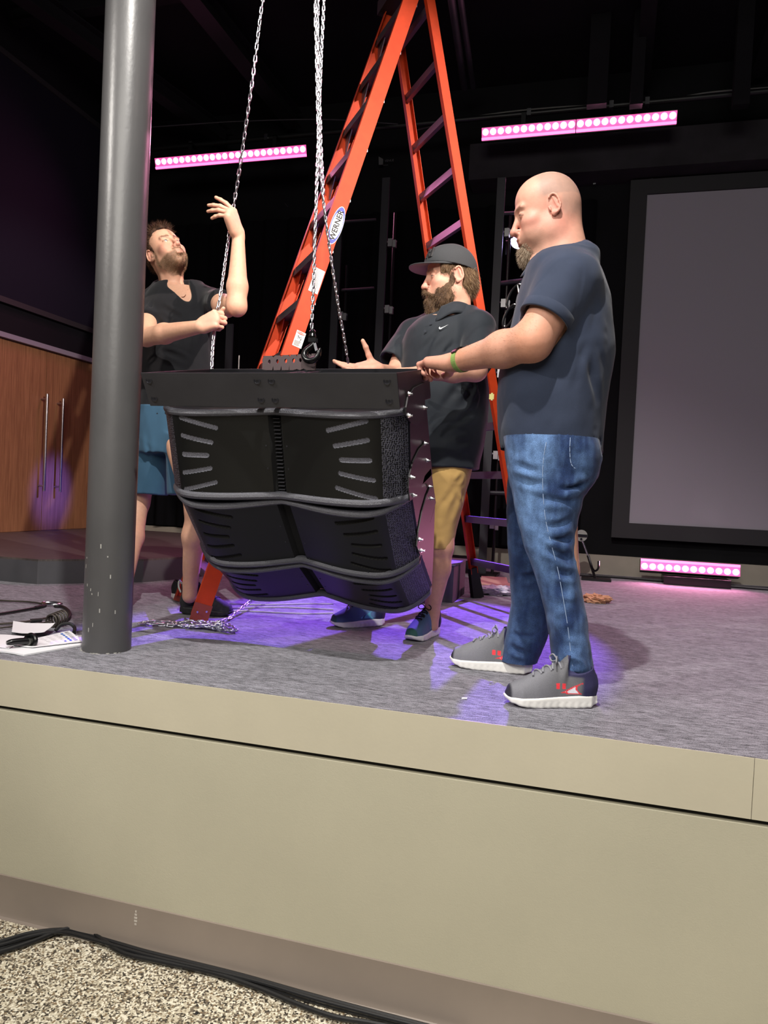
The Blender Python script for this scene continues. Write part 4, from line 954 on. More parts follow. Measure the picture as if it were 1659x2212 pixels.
for k in range(5):
    u = .12+.15*k; bl.add([sp(u, .80), sp(u+.11, .80), sp(u+.11, .84), sp(u, .84)], [(0, 1, 2, 3)])
bl.add([sp(.75, .70), sp(.83, .70), sp(.83, .73), sp(.75, .73)], [(0, 1, 2, 3)])
for k in range(8): u = .1+.1*k; pr.add([sp(u, .88), sp(u+.03, .88), sp(u+.03, .95), sp(u, .95)], [(0, 1, 2, 3)])
pr.build('print', 'ink_grey', so); bl.build('blue_table', mat('print_blue', '2f62b5', .7), so)
# shackle on the papers
c = G(66, 1388, .03); t = thing('bow_shackle', 'black steel shackle with a round pin lying on the papers', 'shackle', (c[0], c[1], .012))
A, B = G(14, 1389, .03), G(66, 1384, .03)
MB().tube(spline([A, A*.6+B*.4+[0, 0, .002], B], 14), np.interp(np.linspace(0, 1, 14), [0, .2, 1], [.008, .012, .014]), 12).build('shank', 'black_gloss', t, smooth=True)
R_ = .026; MB().tube([B+[R_*cos(q)*.9, .0+.004*sin(q), R_*sin(q)*.85] for q in np.linspace(0, 2*pi, 24)[:-1]], .009, 10, closed=True).build('bow', 'black_gloss', t, smooth=True)
MB().cyl(B+[0, -.014, -.002], B+[0, .012, -.002], .014, 14).build('pin', mat('pin_grey', '6a6a66', .4, .7), t, smooth=True)
# wire slings
def sling(pts, r, name, lab, m='wire_rope'):
    o = MB().tube(spline(pts, 70), r, 8).build(name, m, smooth=True); tag(o, lab, 'cable', 'steel wire slings by the column'); return o
g = lambda x, y, z=.01: G(x, y, z)
sling([g(-40, 1292), g(0, 1297), g(60, 1300), g(98, 1305)], .005, 'wire_sling', 'steel wire sling, uppermost strand running to the metal eye')
sling([g(-40, 1330), g(0, 1326), g(60, 1316), g(96, 1309)], .0065, 'wire_sling', 'black-sleeved wire sling, second strand running to the metal eye', 'sleeve_black')
sling([g(-40, 1352), g(0, 1348), g(55, 1343), g(96, 1336), g(110, 1332)], .005, 'wire_sling', 'bare steel wire sling, third strand left of the wire coil')
sling([g(-40, 1361), g(30, 1353), g(90, 1346), g(112, 1340)], .004, 'wire_sling', 'thin steel wire sling, lowest strand beside the papers')
sling([g(118, 1309), g(136, 1311), g(149, 1321), g(150, 1332), g(140, 1341), g(124, 1345)], .008, 'wire_sling', 'thick black sling end curving down right of the metal eye', 'sleeve_black')
e = g(115, 1304, .012); pts = [e+[.045*cos(q)*(1 if cos(q) > 0 else 1.4), .03*sin(q), 0] for q in np.linspace(0, 2*pi, 26)[:-1]]
o = MB().tube(pts, .0065, 8, closed=True).build('thimble_eye', 'silver', smooth=True); tag(o, 'bright metal thimble eye at the end of the wire sling', 'ring')
e = g(118, 1340, .03); cm = MB()
for k in range(5): cm.tube([e+[.028*cos(q)+.006*k, .01*k-.02, .028*sin(q)+.004*k] for q in np.linspace(0, 2*pi, 22)[:-1]], .0045, 7, closed=True)
o = cm.build('wire_coil', 'wire_rope', smooth=True); tag(o, 'small tight coil of steel wire beside the column', 'cable')
e = g(150, 1356, .0); o = MB().tube(spline([g(120, 1362), g(132, 1350, .03), g(150, 1347, .035), g(161, 1356, .02), g(160, 1366)], 24), .0075, 8).build('sling_loop', 'sleeve_black', smooth=True); tag(o, 'black sling loop standing up between the papers and the column', 'cable')
for (x0, y0), (x1, y1), lab in (((66, 1341), (90, 1339), 'black crimp sleeve on the third wire sling'), ((76, 1313), (98, 1308), 'black crimp sleeve beside the metal eye')):
    o = MB().cyl(g(x0, y0), g(x1, y1), .009, 10).build('crimp_sleeve', 'sleeve_black', smooth=True); tag(o, lab, 'sleeve')
# ------------------------------------------------------------------ cables along the foot of the stage
mat('cable_black', '121214', .42)
def fc(pts, z, r, lab):
    o = MB().tube(spline([G(x, y, z) for x, y in pts], 120), r, 8).build('floor_cable', 'cable_black', smooth=True); tag(o, lab, 'cable', 'black cables along the foot of the stage')
fc([(-60, 2045), (0, 2035), (60, 2018), (120, 2010), (170, 2014), (300, 2053), (400, 2078), (520, 2108), (650, 2145), (760, 2175), (900, 2212), (1000, 2238)], HZ+.009, .009, 'black floor cable nearest the stage wall')
fc([(-60, 2060), (0, 2050), (60, 2030), (120, 2016), (180, 2022), (300, 2066), (420, 2094), (540, 2124), (660, 2158), (780, 2190), (900, 2220), (1000, 2246)], HZ+.008, .008, 'black floor cable in the middle of the bundle')
fc([(-60, 2067), (0, 2056), (70, 2034), (140, 2008), (185, 2006), (225, 2034), (270, 2060), (350, 2078), (460, 2102), (560, 2135), (640, 2168), (720, 2196), (800, 2210), (900, 2230)], HZ+.014, .008, 'black floor cable crossing over the others, outermost of the bundle')
fc([(-60, 2052), (0, 2042), (70, 2022), (130, 2014), (200, 2030), (320, 2064), (440, 2092), (560, 2122), (680, 2158), (800, 2190), (900, 2216), (990, 2240)], HZ+.02, .006, 'thin black floor cable lying on top of the bundle')
for x, y, lab in ((168, 2056, 'small black crumb on the speckled floor near the left cables'), (425, 2190, 'black crumb on the speckled floor at the bottom')):
    p = G(x, y, HZ); o = MB().lathe(p, (0, 0, 1), [(.004, 0), (.006, .003), (.003, .006)], 7).build('crumb', 'rubber_black'); tag(o, lab, 'debris')
# ------------------------------------------------------------------ rubbish and cables on the stage
mat('card_pink_lit', 'c9a394', .8); mat('wrap', 'd9d4e4', .15, spec=.8); mat('paper_brown', 'b98a6a', .85)  # the card's colour has the pink stage light mixed in
a = G(1085, 1262); t = thing('cardboard_sheet', 'flattened cardboard box lid on the carpet behind the ladder', 'cardboard', (a[0], a[1], 0))
P = [G(1036, 1264), G(1100, 1273), G(1094, 1250), G(1040, 1247)]
MB().add([p for p in P]+[p+[0, 0, .012] for p in P], [(3, 2, 1, 0), (4, 5, 6, 7)]+[(i, (i+1) % 4, 4+(i+1) % 4, 4+i) for i in range(4)]).build('panel', 'card_pink_lit', t)
P = [G(1088, 1276), G(1110, 1280), G(1110, 1270), G(1096, 1267)]
MB().add([p for p in P]+[p+[0, 0, .03] for p in P], [(3, 2, 1, 0), (4, 5, 6, 7)]+[(i, (i+1) % 4, 4+(i+1) % 4, 4+i) for i in range(4)]).build('flap', 'card_pink_lit', t)
def crumple(c, rx, ry, rz, m, name, lab, cat, seed, n=20):
    rg = np.random.default_rng(seed); V = []; F = []
    for i in range(n+1):
        for j in range(2*n):
            th = pi*i/n; ph = pi*j/n; d = np.array([sin(th)*cos(ph), sin(th)*sin(ph), cos(th)]); V.append(d)
    V = np.array(V); r = 1+.30*fbm(V, 2.2, seed)+.22*vnoise(V, 6, seed+1)+.1*vnoise(V, 13, seed+2); P = V*r[:, None]*[rx, ry, rz]; P[:, 2] = np.maximum(P[:, 2]+rz*.9, .001); P += [c[0], c[1], 0]
    for i in range(n):
        for j in range(2*n): F.append((i*2*n+j, i*2*n+(j+1) % (2*n), (i+1)*2*n+(j+1) % (2*n), (i+1)*2*n+j)[::-1])
    o = obj(name, P, F, m); tag(o, lab, cat); return o
crumple(G(1068, 1284), .14, .09, .035, 'wrap', 'plastic_wrap', 'crumpled clear plastic wrap on the carpet beside the ladder foot', 'plastic', 3)
crumple(G(1288, 1302), .085, .06, .032, 'paper_brown', 'crumpled_paper', 'crumpled brown paper on the carpet behind the bald man', 'paper', 8)
for x, y, r, lab in ((1003, 1511, .009, 'small white scrap on the carpet near the stage edge'), (962, 1326, .012, 'small tan scrap on the violet-lit carpet')):
    p = G(x, y); o = MB().prism(p+[-r, 0, .001], p+[r, .001, .003], [(0, 0), (.009, 0), (.012, .002), (.003, .003)], (0, 1, 0), (0, 0, 1)).build('scrap', 'paper'); tag(o, lab, 'debris')
rg = np.random.default_rng(2)
# thin white cables behind the array, black ones along the back wall
for k in range(3):
    pts = [G(480+60*i, 1303+2*sin(i*1.3+k*2)+k*9+i*.8, .005) for i in range(5)]
    o = MB().tube(spline(pts, 60), .004, 6).build('thin_cable', mat('cable_white', 'b5b2b8', .5) if 'cable_white' not in MATS else 'cable_white', smooth=True); tag(o, ('pale cable on the floor under the loudspeaker, front strand', 'pale cable on the floor under the loudspeaker, middle strand', 'pale cable on the floor under the loudspeaker, rear strand')[2-k], 'cable')
for k, z in enumerate((0, 1)):
    pts = [(x, 6.78+.05*sin(x*3+k*2)+.05*k, .012) for x in np.linspace(-.4, 4.2, 14)]
    o = MB().tube(spline(pts, 80), .011, 6).build('wall_cable', 'cable_black', smooth=True); tag(o, ('thick black cable along the back wall under the screen', 'second black cable along the back wall, closest to the wall')[k], 'cable')
# black case and stands far left behind the riser
c = W(372, 1158, 6.7); c = c+[.35, 0, 0]; t = thing('equipment_case', 'dark low equipment with small knobs behind the left riser', 'equipment', (c[0], 6.9, 0))
MB().box((c[0]-.22, 6.8, 0), (c[0]+.35, 7.0, .12)).build('case', 'black_gloss', t)
for k in range(3): MB().cyl((c[0]-.05+.09*k, 6.79, .15), (c[0]-.05+.09*k, 6.82, .15), .014, 10).build('knob', 'silver', t)
MB().box((c[0]-.1, 6.8, .12), (c[0]+.3, 6.9, .16)).build('panel', 'black_metal', t)
# black speaker box under the array on the floor, far behind
c = G(700, 1262); o = MB().box((c[0]-1.1, 6.3, 0), (c[0]+.9, 6.62, .10)).box((c[0]-1.0, 6.62, .10), (c[0]+.8, 6.3, .13)).build('floor_case', 'black_metal'); tag(o, 'long low black case at the rear of the stage', 'case')

for x, y, lab in ((1284, 396, 'small bright metal clip on the back wall right of the bald head'), (1408, 384, 'small bright metal clip above the top left corner of the screen'), (1110, 396, 'small bright metal clip left above the bald head')):
    p = W(x, y, YB-.27 if False else YB+.02); o = MB().box(p-[.012, .03, .022], p+[.012, .045, -.008]).cyl(p+[0, -.02, -.01], p+[0, -.02, .03], .006, 8).build('metal_clip', 'silver'); tag(o, lab, 'clip')
p = W(619, 443, YB+.055); o = MB().cyl(p+[-.02, 0, .022], p+[.02, 0, -.022], .007, 8).build('hanging_bolt', 'silver'); tag(o, 'small silver bolt in the dark between the raised hand and the ladder', 'bolt')
# ------------------------------------------------------------------ people
mat('eye_white', '8a8480', .15, coat=.5); mat('eye_iris', '5a6a72', .2, coat=.6); mat('eye_pupil', '08080a', .1)
mat('skin', 'c98f78', .56, spec=.38, attr=True, sss=.12, bump=.25, bscale=260, bdist=.0012, vary=.05, vscale=60)
mat('hair', '3a2a20', .55, attr=True, spec=.35); mat('hair_base', '3a2a20', .7, attr=True, spec=.2, fine=.5, fscale=500)
def cloth(name, color, rough=.85, attr=False, weave=900, sheen=.1, fine=.12): return mat(name, color, rough, spec=.25, attr=attr, bump=.35, bscale=weave, bdist=.0008, vary=.06, vscale=12, fine=fine, fscale=weave, sheen=sheen)
cloth('navy_polo', '2c3447'); cloth('black_polo', '1f242b', .7); cloth('black_tee', '15161a', .9); mat('denim', '3a5684', .85, spec=.2, attr=True, bump=.5, bscale=600, bdist=.0012, vary=.24, vscale=34, fine=.35, fscale=520, sheen=.1); cloth('khaki', 'b7945a', fine=.06); cloth('blue_shorts', '33546c', fine=.06)
mat('seam_thread', '8fa3c4', .8); mat('denim_dark', '22304e', .9); mat('button', '3c4048', .3); mat('logo_white', 'e8e8ea', .6)
def L(hexc): return np.array(rgb(hexc)[:3])
def mixc(a, b, t): t = np.clip(t, 0, 1)[:, None]; return a*(1-t)+b*t
def sm(x, a, b): t = np.clip((x-a)/(b-a), 0, 1); return t*t*(3-2*t)
def px_rows(rows, Y, dep):   # rows: (photo y, left x, right x[, depth radius]) at depth Y -> loft rows
    out = []
    for r in rows:
        a, b = W(r[1], r[0], Y), W(r[2], r[0], Y); d = r[3] if len(r) > 3 else dep; dy = r[4] if len(r) > 4 else 0
        out.append(((a[2]+b[2])/2, (a[0]+b[0])/2, Y+dy, np.linalg.norm((b-a)[:2])/2, d))
    return out
def folds(lines, w=.012, amp=.006):
    """creases: list of (p, q, depth) in the room; a soft valley with raised flanks along each"""
    def f(P):
        s = np.zeros(len(P))
        for l in lines:
            p, q = np.asarray(l[0]), np.asarray(l[1]); a = l[2] if len(l) > 2 else amp; ww = l[3] if len(l) > 3 else w
            v = q-p; t = np.clip(((P-p)@v)/(v@v), 0, 1); e = P-p-t[:, None]*v; d = np.linalg.norm(e, axis=1)/ww
            e_ = np.sin(np.pi*np.clip(t, .002, .998))
            s += a*e_*(np.exp(-d*d)-.8*np.exp(-(d-1.9)**2))*np.clip(1, 0, 1)
        return s
    return f
def collar(parent, c, n, front, r0, r1, m, h=.042, drop=.035, gap=.5, seed=1):
    """folded polo collar round a neck: c centre of the neck hole, n neck axis, front: opening direction"""
    n = unit(n); f = unit(front-n*np.dot(front, n)); l = np.cross(n, f); V = []; F = []; K = 60; prof = 9
    for i in range(K+1):
        a = gap*.5+(2*pi-gap)*i/K; u = f*cos(a)+l*sin(a); tip = np.exp(-((min(a, 2*pi-a)-gap*.5)/.5)**2)
        for j in range(prof):
            t = j/(prof-1)
            if t < .4: r = r0+(r1-r0)*.0+ .004*t; z = h*(t/.4)-.008
            else: q = (t-.4)/.6; r = r0+.006+(r1-r0)*q**.8+.012*tip*q; z = h-.008+.004*sin(pi*q)-(h+drop*(.55+.9*tip))*q
            V.append(c+u*r*(1+.12*tip)+n*(z-.022*tip)+f*.0)
    for i in range(K):
        for j in range(prof-1): F.append((i*prof+j, (i+1)*prof+j, (i+1)*prof+j+1, i*prof+j+1))
    o = obj('collar', V, F, m, parent, smooth=True); mo = o.modifiers.new('s', 'SOLIDIFY'); mo.thickness = .0035; mo.offset = 0; return o
SKIN, SKIN_RED, SKIN_LT = L('c4937f'), L('c07468'), L('d9a88f')
def arm_hair(parent, V, N, mask, n, seed, d0, c=L('8a5f3c')):
    r = np.random.default_rng(seed); i = np.nonzero(mask)[0]; i = r.choice(i, min(n, len(i)), replace=False)
    return hairs('arm_hair', V[i], N[i], 'hair', parent, .009, lambda P, Nn: Nn*.5+d0, width=.00022, colfn=lambda P, r: np.tile(c, (len(P), 1))*r.uniform(.7, 1.3, (len(P), 1)), seed=seed)

def shoe(parent_empty, heel, toe, upcol, colfn, sole_c, L_=.30, wd_=1., boot=False, h=.0026, lace='lace_grey', z0=0.):
    """running shoe standing on the floor from heel to toe; returns local frame"""
    heel = np.asarray(heel, float)*[1, 1, 0]+[0, 0, z0]; toe = np.asarray(toe, float)*[1, 1, 0]+[0, 0, z0]; f = unit(toe-heel); l = np.cross([0, 0, 1.], f); s = np.linalg.norm(toe-heel)/.30
    xs = np.array([0, .02, .07, .13, .20, .25, .285, .30]); ws = np.array([.018, .034, .037, .037, .047, .048, .033, .012])*wd_; ys = np.array([0, 0, 0, -.002, .0, .004, .008, .008])*0
    tops = np.array([.090, .104, .112, .140, .108, .082, .066, .034])
    solet = np.array([.042, .044, .042, .038, .034, .032, .032, .036]); rock = np.array([.010, .003, 0, 0, 0, .004, .014, .024])
    def loc(X, Y, Z):
        px, py = X-heel[0], Y-heel[1]; return (px*f[0]+py*f[1])/s, (px*l[0]+py*l[1])/s, (Z-z0)/s
    def width(x): return np.interp(x, xs, ws)
    S = Sdf(); U = Sdf(); lo, hi = box_of(heel, toe, pad=.07); hi[2] = z0+.17; lo[2] = z0-.02
    def fsole(X, Y, Z):
        x, y, z = loc(X, Y, Z); w_ = width(x)*1.06; side = np.sqrt((np.abs(y)/w_)**2+1e-9)-1; d = side*w_
        d = np.maximum(d, np.maximum(-x-.006, x-.302)); zt = np.interp(x, xs, solet); zb = np.interp(x, xs, rock)
        a = np.maximum(d, 0*d-1); b = np.maximum(z-zt, zb-z); e = .006
        return (np.minimum(np.maximum(a+e, b+e), 0)+np.sqrt(np.maximum(a+e, 0)**2+np.maximum(b+e, 0)**2)-e)*s
    S.op(fsole, lo, hi, .001)
    def fup(X, Y, Z):
        x, y, z = loc(X, Y, Z); w_ = width(x)*.97; t = np.interp(x, xs, tops)-.022; zc = z-.022
        q = (np.abs(y)/w_)**2.3+(np.maximum(zc, 0)/t)**2.3; d = (q**(1/2.3)-1)*np.minimum(w_, t)*.9
        ex = np.maximum(-x-.002, x-.297); return np.maximum(np.maximum(d, ex), -zc)*s
    U.op(fup, lo, hi, .004)
    P = lambda x, y, z: heel+f*x*s+l*y*s+np.array([0, 0, z*s])
    U.cone(P(.035, 0, .075), P(.050, 0, .118), .040*s, .042*s, k=.02, cut=True)
    U.cone(P(.115, 0, .10), P(.095, 0, .165), .026*s, .020*s, k=.02, flat=f, q=.4)     # tongue
    U.cone(P(.045, 0, .10), P(.052, 0, .20), .032*s, .036*s, k=.006, mode='s')
    V, F = S.mesh(lo, hi, .003, disp=lambda Q: .0007*np.sin((Q@f)*260)*(((Q[:, 2]-z0) < .02)))
    so = obj('sole', V, F, sole_c, parent_empty, smooth=True)
    V, F = U.mesh(lo, hi, h); X = loc(V[:, 0], V[:, 1], V[:, 2]); Nn = vnormals(V, F)
    up = obj('upper', V, F, 'shoe_fabric', parent_empty, smooth=True, col=colfn(np.stack(X, 1)))
    # laces
    def top_at(x, y):
        w_ = np.interp(x, xs, ws)*.97; t = np.interp(x, xs, tops)-.022; return .022+t*max(1-(abs(y)/w_)**2.3, 0)**(1/2.3)
    for k in range(6):
        x = .128+.016*k; sg = 1 if k % 2 else -1; pts = [P(x+.006*sg*(u), .021*u, top_at(x, .021*u)+.003) for u in np.linspace(-1, 1, 7)]
        MB().tube(pts, .0033*s, 6).build('lace', lace, up, smooth=True)
    for sg in (-1, 1):
        c = P(.128, 0, .148); pts = [c, c+f*.01+l*sg*.018+[0, 0, .016], c+f*.016+l*sg*.034+[0, 0, .004], c+f*.012+l*sg*.022+[0, 0, -.008], c+f*.002]
        MB().tube(spline(pts, 18), .0026*s, 6).build('lace_loop', lace, up, smooth=True)
    return P
mat('shoe_fabric', '808080', .75, attr=True, bump=.5, bscale=700, bdist=.001, fine=.2, fscale=900); mat('sole_white', 'e4e2de', .55, bump=.2, bscale=60); mat('lace_grey', '8a8a92', .8); mat('lace_black', '16161a', .8)

# ================================================== the bald man in the navy polo
def bald_man():
    Yc = 2.62
    root = thing('person', 'bald man with a goatee in a navy polo and jeans, one hand on the loudspeaker', 'person', tuple(G(1190, 1490)))
    H = Head(W(1181, 462, Yc), (-.965, -.16, -.20), (-.13, 0, 1), (1.09, 1.08, 1.16))
    S = Sdf(); H.build(S, lids=1.05, jaw=1.08, brow=1.15, nose=1.0, fat=.004)
    nk = W(1215, 560, Yc)
    S.cone(H.w((-.03, 0, -.045)), nk+[.01, 0, -.02], .068, .078, k=.03); S.cone(H.w((.02, 0, -.075)), nk+[-.05, 0, -.01], .045, .062, k=.03)
    S.cone(H.w((-.065, 0, -.02)), nk+[.03, 0, 0], .040, .060, k=.02)
    # torso inside the shirt, arms
    S.loft(px_rows([(570, 1150, 1285, .15), (640, 1122, 1312, .19), (760, 1100, 1318, .19), (940, 1092, 1295, .17)], Yc, .18), k=.03)
    sh = W(1230, 602, 2.44); el = W(1150, 738, 2.38); wr = W(980, 783, 2.60)
    S.cone(sh, el, .072, .064, k=.02); ax = unit(el-sh)
    S.cone(el, el*.66+wr*.34, .060, .061, k=.03); S.cone(el*.66+wr*.34, wr, .060, .038, k=.03, flat=(0, 0, 1), q=.96)
    hd_ = W(905, 785, 2.70)
    d = unit(W(893, 783, 2.735)-wr)
    kn, tp = hand(S, wr-d*.0, d, (.05, .15, -1), (0.1, 1, .1), [(.25, 1.45, 1.0)]*3+[(.3, 1.5, 1.0)], sc=1.25, thumb=(.75, .35, .55), tcurl=(.3, .4), wr=.036, spread=.10, fr=1.12)
    # the other arm, hanging on the far side
    sh2 = W(1205, 610, 2.83); el2 = W(1215, 800, 2.90); wr2 = W(1190, 940, 2.92)
    S.cone(sh2, el2, .062, .05, k=.02); S.cone(el2, wr2, .05, .034, k=.02)
    hand(S, wr2, unit([-.15, .05, -1]), (-.1, -1, 0), (-1, 0, .1), [(.4, .6, .4)]*4, sc=1.05)
    # legs (inside the jeans) down to the feet
    for Y, xs_ in ((2.49, (1190, 1215, 1240)), (2.82, (1150, 1145, 1120))):
        S.cone(W(xs_[0], 985, Y), W(xs_[1], 1230, Y), .08, .055, k=.03); S.cone(W(xs_[1], 1230, Y), W(xs_[2], 1450, Y), .05, .04, k=.02)
    M = []
    # ankles in the shoes
    hc = H.w((0, 0, -.01)); c = hd_
    V, F = S.mesh([-.80, 2.22, .06], [.2, 3.1, 1.90], .008, fine=[(hc-[.15, .10, .15], hc+[.14, .10, .16], .0025), (c-[.10, .10, .08], c+[.08, .10, .06], .0028)]); N = vnormals(V, F); q = H.loc(V); n1 = fbm(V, 30, 2); n2 = fbm(V, 8, 5)
    col = np.tile(SKIN, (len(V), 1)); onh = (V[:, 2] > 1.45)
    x, y, z = q[:, 0], q[:, 1], q[:, 2]
    red = .55*np.exp(-((x-.115)/.02)**2-((z+.035)/.025)**2)+.5*np.exp(-((x-.06)/.035)**2-((z+.035)/.03)**2)+.55*np.exp(-((x+.012)/.03)**2-((z+.005)/.04)**2)*(np.abs(y) > .07)+.45*np.exp(-((x+.03)/.05)**2-((z+.07)/.05)**2)+.4*sm(z, .06, .11)*sm(x, -.02, .06)
    col = mixc(col, SKIN_RED, onh*np.clip(red+.12*n2, 0, .8))
    scalp = onh*sm(z+.35*x*.0, .018, .035)*sm(-x, -.042+.0, .0)*(z > -.02)*.85*(1-sm(z, .095, .115)*.5)
    scalp = np.maximum(scalp, onh*sm(-x, .03, .05)*sm(z, -.05, -.02)*.45)
    col = mixc(col, L('94786c'), np.clip(scalp*(1+.3*n1), 0, .8))
    lip = onh*np.exp(-((np.abs(z+.0725)-.005)/.007)**4)*(x > .094)*(np.abs(y) < .019); col = mixc(col, L('b0605a'), lip*.75)
    brow = onh*np.exp(-((z-.021-.03*(np.abs(y)-.03))/.0045)**2)*sm(x, .07, .08)*(np.abs(y) > .012)*(np.abs(y) < .05); col = mixc(col, L('7a5540'), brow*.65)
    stub = onh*sm(-z, .052, .07)*sm(x, .02, .05)*(z > -.125)*sm(-z+.0*x, .03, .05); col = mixc(col, L('8e6a58'), np.clip(stub*.45, 0, .5))
    arm = (~onh)*1.; col = mixc(col, L('c58a6e'), arm*np.clip(.35+.35*n2, 0, .7)); hm = np.exp(-(np.linalg.norm(V-hd_, axis=1)/.13)**2); col = mixc(col, L('cf8b80'), hm*.6)
    col = mixc(col, L('4a2f26'), onh*H.lash(q, 1.05)*.8)
    body = obj('body', V, F, 'skin', root, smooth=True, col=col)
    H.eyeballs(body, (-.9, -.05, -.5))
    # goatee: a shaped mass and strands
    B = Sdf(); H.ell(B, (.088, 0, -.112), (.024, .026, .028), .012); H.ell(B, (.092, 0, -.132), (.017, .019, .018), .012); H.ell(B, (.066, 0, -.118), (.026, .028, .020), .012)
    b, bf = B.mesh(H.w((.08, 0, -.12))-.08, H.w((.08, 0, -.12))+.08, .0028, disp=lambda P: .0022*vnoise(P, (160, 160, 60), 3))
    bn = vnormals(b, bf); obj('goatee', b, bf, 'hair_base', body, smooth=True, col=mixc(np.tile(L('5c4a3a'), (len(b), 1)), L('9a8a78'), .4+.5*fbm(b, 80, 4)))
    hc_ = lambda P, r: mixc(np.tile(L('6a5340'), (len(P), 1)), L('b9a892'), r.uniform(0, 1, len(P))**1.3)
    f_ = H.M[:, 0]
    i = np.random.default_rng(1).choice(len(b), min(2600, len(b)), replace=False)
    hairs('goatee_hair', b[i], bn[i], 'hair', body, .014, lambda P, Nn: Nn*.55+np.array([0, 0, -.9])+f_*.25, width=.00045, colfn=hc_, curl=.25, seed=3)
    hm_ = onh & (z < -.085) & (z > -.12) & (x > .055) & (np.abs(y) < .036); i = np.nonzero(hm_)[0]; i = i[::max(1, len(i)//900)]
    hairs('chin_hair', V[i], N[i], 'hair', body, .008, lambda P, Nn: Nn*.6+np.array([0, 0, -.8]), width=.0004, colfn=hc_, seed=4)
    bm_ = onh & (brow > .3); i = np.nonzero(bm_)[0]; i = i[::max(1, len(i)//420)]
    hairs('eyebrow', V[i], N[i], 'hair', body, .007, lambda P, Nn: Nn*.5-f_*.8+np.array([0, 0, .2]), width=.0003, colfn=lambda P, r: np.tile(L('6b4a36'), (len(P), 1)), seed=5)
    fa = (V[:, 0] < el[0]+.02) & (V[:, 0] > wr[0]+.02) & (V[:, 1] < 2.75) & (V[:, 2] > 1.0) & (V[:, 2] < 1.35)
    arm_hair(body, V, N, fa, 1800, 6, np.array([-.6, 0, .1]))
    # watch band on the wrist
    a = unit(wr-el); c = wr-a*.040; m1 = frame(a); seg = []
    for nm, t0, t1, m_, th in (('watch_band', .85, 5.45, mat('band_green', '7f9a52', .8, bump=.6, bscale=500), .004), ('watch_case', -.8, .82, 'black_gloss', .008)):
        V_ = []; F_ = []; K = 26
        for k in range(K+1):
            t = t0+(t1-t0)*k/K+1.3; u = m1[:, 1]*cos(t)*1.04+m1[:, 2]*sin(t)
            for w_, r_ in ((-.011, .0400), (.011, .0385), (.011, .0385+th), (-.011, .0400+th)): V_.append(c+a*w_+u*r_)
        for k in range(K):
            for j in range(4): F_.append((k*4+j, k*4+(j+1) % 4, (k+1)*4+(j+1) % 4, (k+1)*4+j))
        F_ += [(0, 1, 2, 3), (K*4+3, K*4+2, K*4+1, K*4)]
        obj(nm, V_, F_, m_, root, smooth=False)
    # polo shirt
    T = Sdf()
    rows_ = px_rows([(556, 1180, 1276, .075), (575, 1150, 1292, .15), (600, 1132, 1306, .185), (640, 1118, 1320, .20), (700, 1106, 1328, .205), (760, 1090, 1328, .205), (810, 1078, 1321, .205), (870, 1072, 1311, .205), (935, 1074, 1305, .20), (974, 1080, 1303, .195), (978, 1080, 1303, .195)], Yc, .2)
    T.loft(rows_, k=.02, p=2.25)
    T.cone(W(1232, 566, 2.60), W(1244, 600, 2.47), .062, .070, k=.06); T.cone(W(1225, 570, 2.66), W(1222, 606, 2.80), .062, .07, k=.06); T.cone(W(1180, 585, 2.58), W(1205, 610, 2.46), .05, .055, k=.05); T.cone(W(1185, 583, 2.60), W(1258, 556, 2.62), .060, .058, k=.04); T.ell(W(1212, 574, 2.56), (.100, .12, .045), k=.04)
    sv = sh+(el-sh)*.665; T.cone(sh+[-.005, .01, -.005], sv, .086, .087, k=.05, cut=True); T.cone(sh2, W(1170, 730, 2.88), .088, .08, k=.035, cut=True)
    d_ = unit(sv-sh); T.cone(sv-d_*.022, sv+d_*.05, .079, .079, k=.003, mode='s')
    T.cone(sv-d_*.030, sv+d_*.002, .0905, .0900, k=.003, cut=True) if False else None
    zh = W(1190, 975, Yc)[2]
    T.loft([(zh-.02, rows_[-1][1], Yc, rows_[-1][3]-.008, .187), (zh+.045, rows_[-2][1], Yc, rows_[-2][3]-.008, .187)], k=.003, mode='s', p=2.25)
    T.cone(H.w((-.03, 0, -.06)), nk+[-.004, 0, .0], .066, .074, k=.01, mode='s')
    w = lambda x, y, Y=2.44: W(x, y, Y)
    fl = folds([(w(1255, 715), w(1195, 800), .006), (w(1262, 728), w(1235, 850), .005), (w(1300, 690, 2.5), w(1240, 712), .006), (w(1310, 720, 2.5), w(1245, 730), .005), (w(1180, 800), w(1110, 900, 2.5), .004, .02), (w(1262, 760), w(1290, 880, 2.5), .006, .016),
               (w(1215, 820), w(1120, 880), .003, .016), (w(1300, 800, 2.5), w(1265, 700), .005, .013), (w(1228, 560, 2.5), w(1275, 660, 2.44), .004, .006), (w(1275, 660), w(1262, 720), .005, .006), (w(1200, 610, 2.4), w(1150, 650, 2.42), .002, .02), (w(1235, 620, 2.4), w(1180, 680, 2.38), .003, .015), (w(1120, 900, 2.55), w(1240, 912), .003, .012), (w(1140, 925, 2.5), w(1300, 930, 2.5), .0025, .01)], .013)
    disp = lambda P: 1.15*fl(P)+.0045*fbm(P, (7, 7, 5), 4)+.0012*fbm(P, (26, 26, 16), 9, 2)
    lo, hi = [-.62, 2.3, zh-.02], [.24, 2.95+.1, 1.62]
    V, F = T.mesh(lo, hi, .0052, disp=disp, smooth=2)
    z = V[:, 2]; st = (np.abs(z-(zh+.028)) < .0016); 
    obj('polo_shirt', V, F, 'navy_polo', root, smooth=True)
    # sleeve hem band
    M1 = frame(d_); V_ = []; F_ = []; K = 48
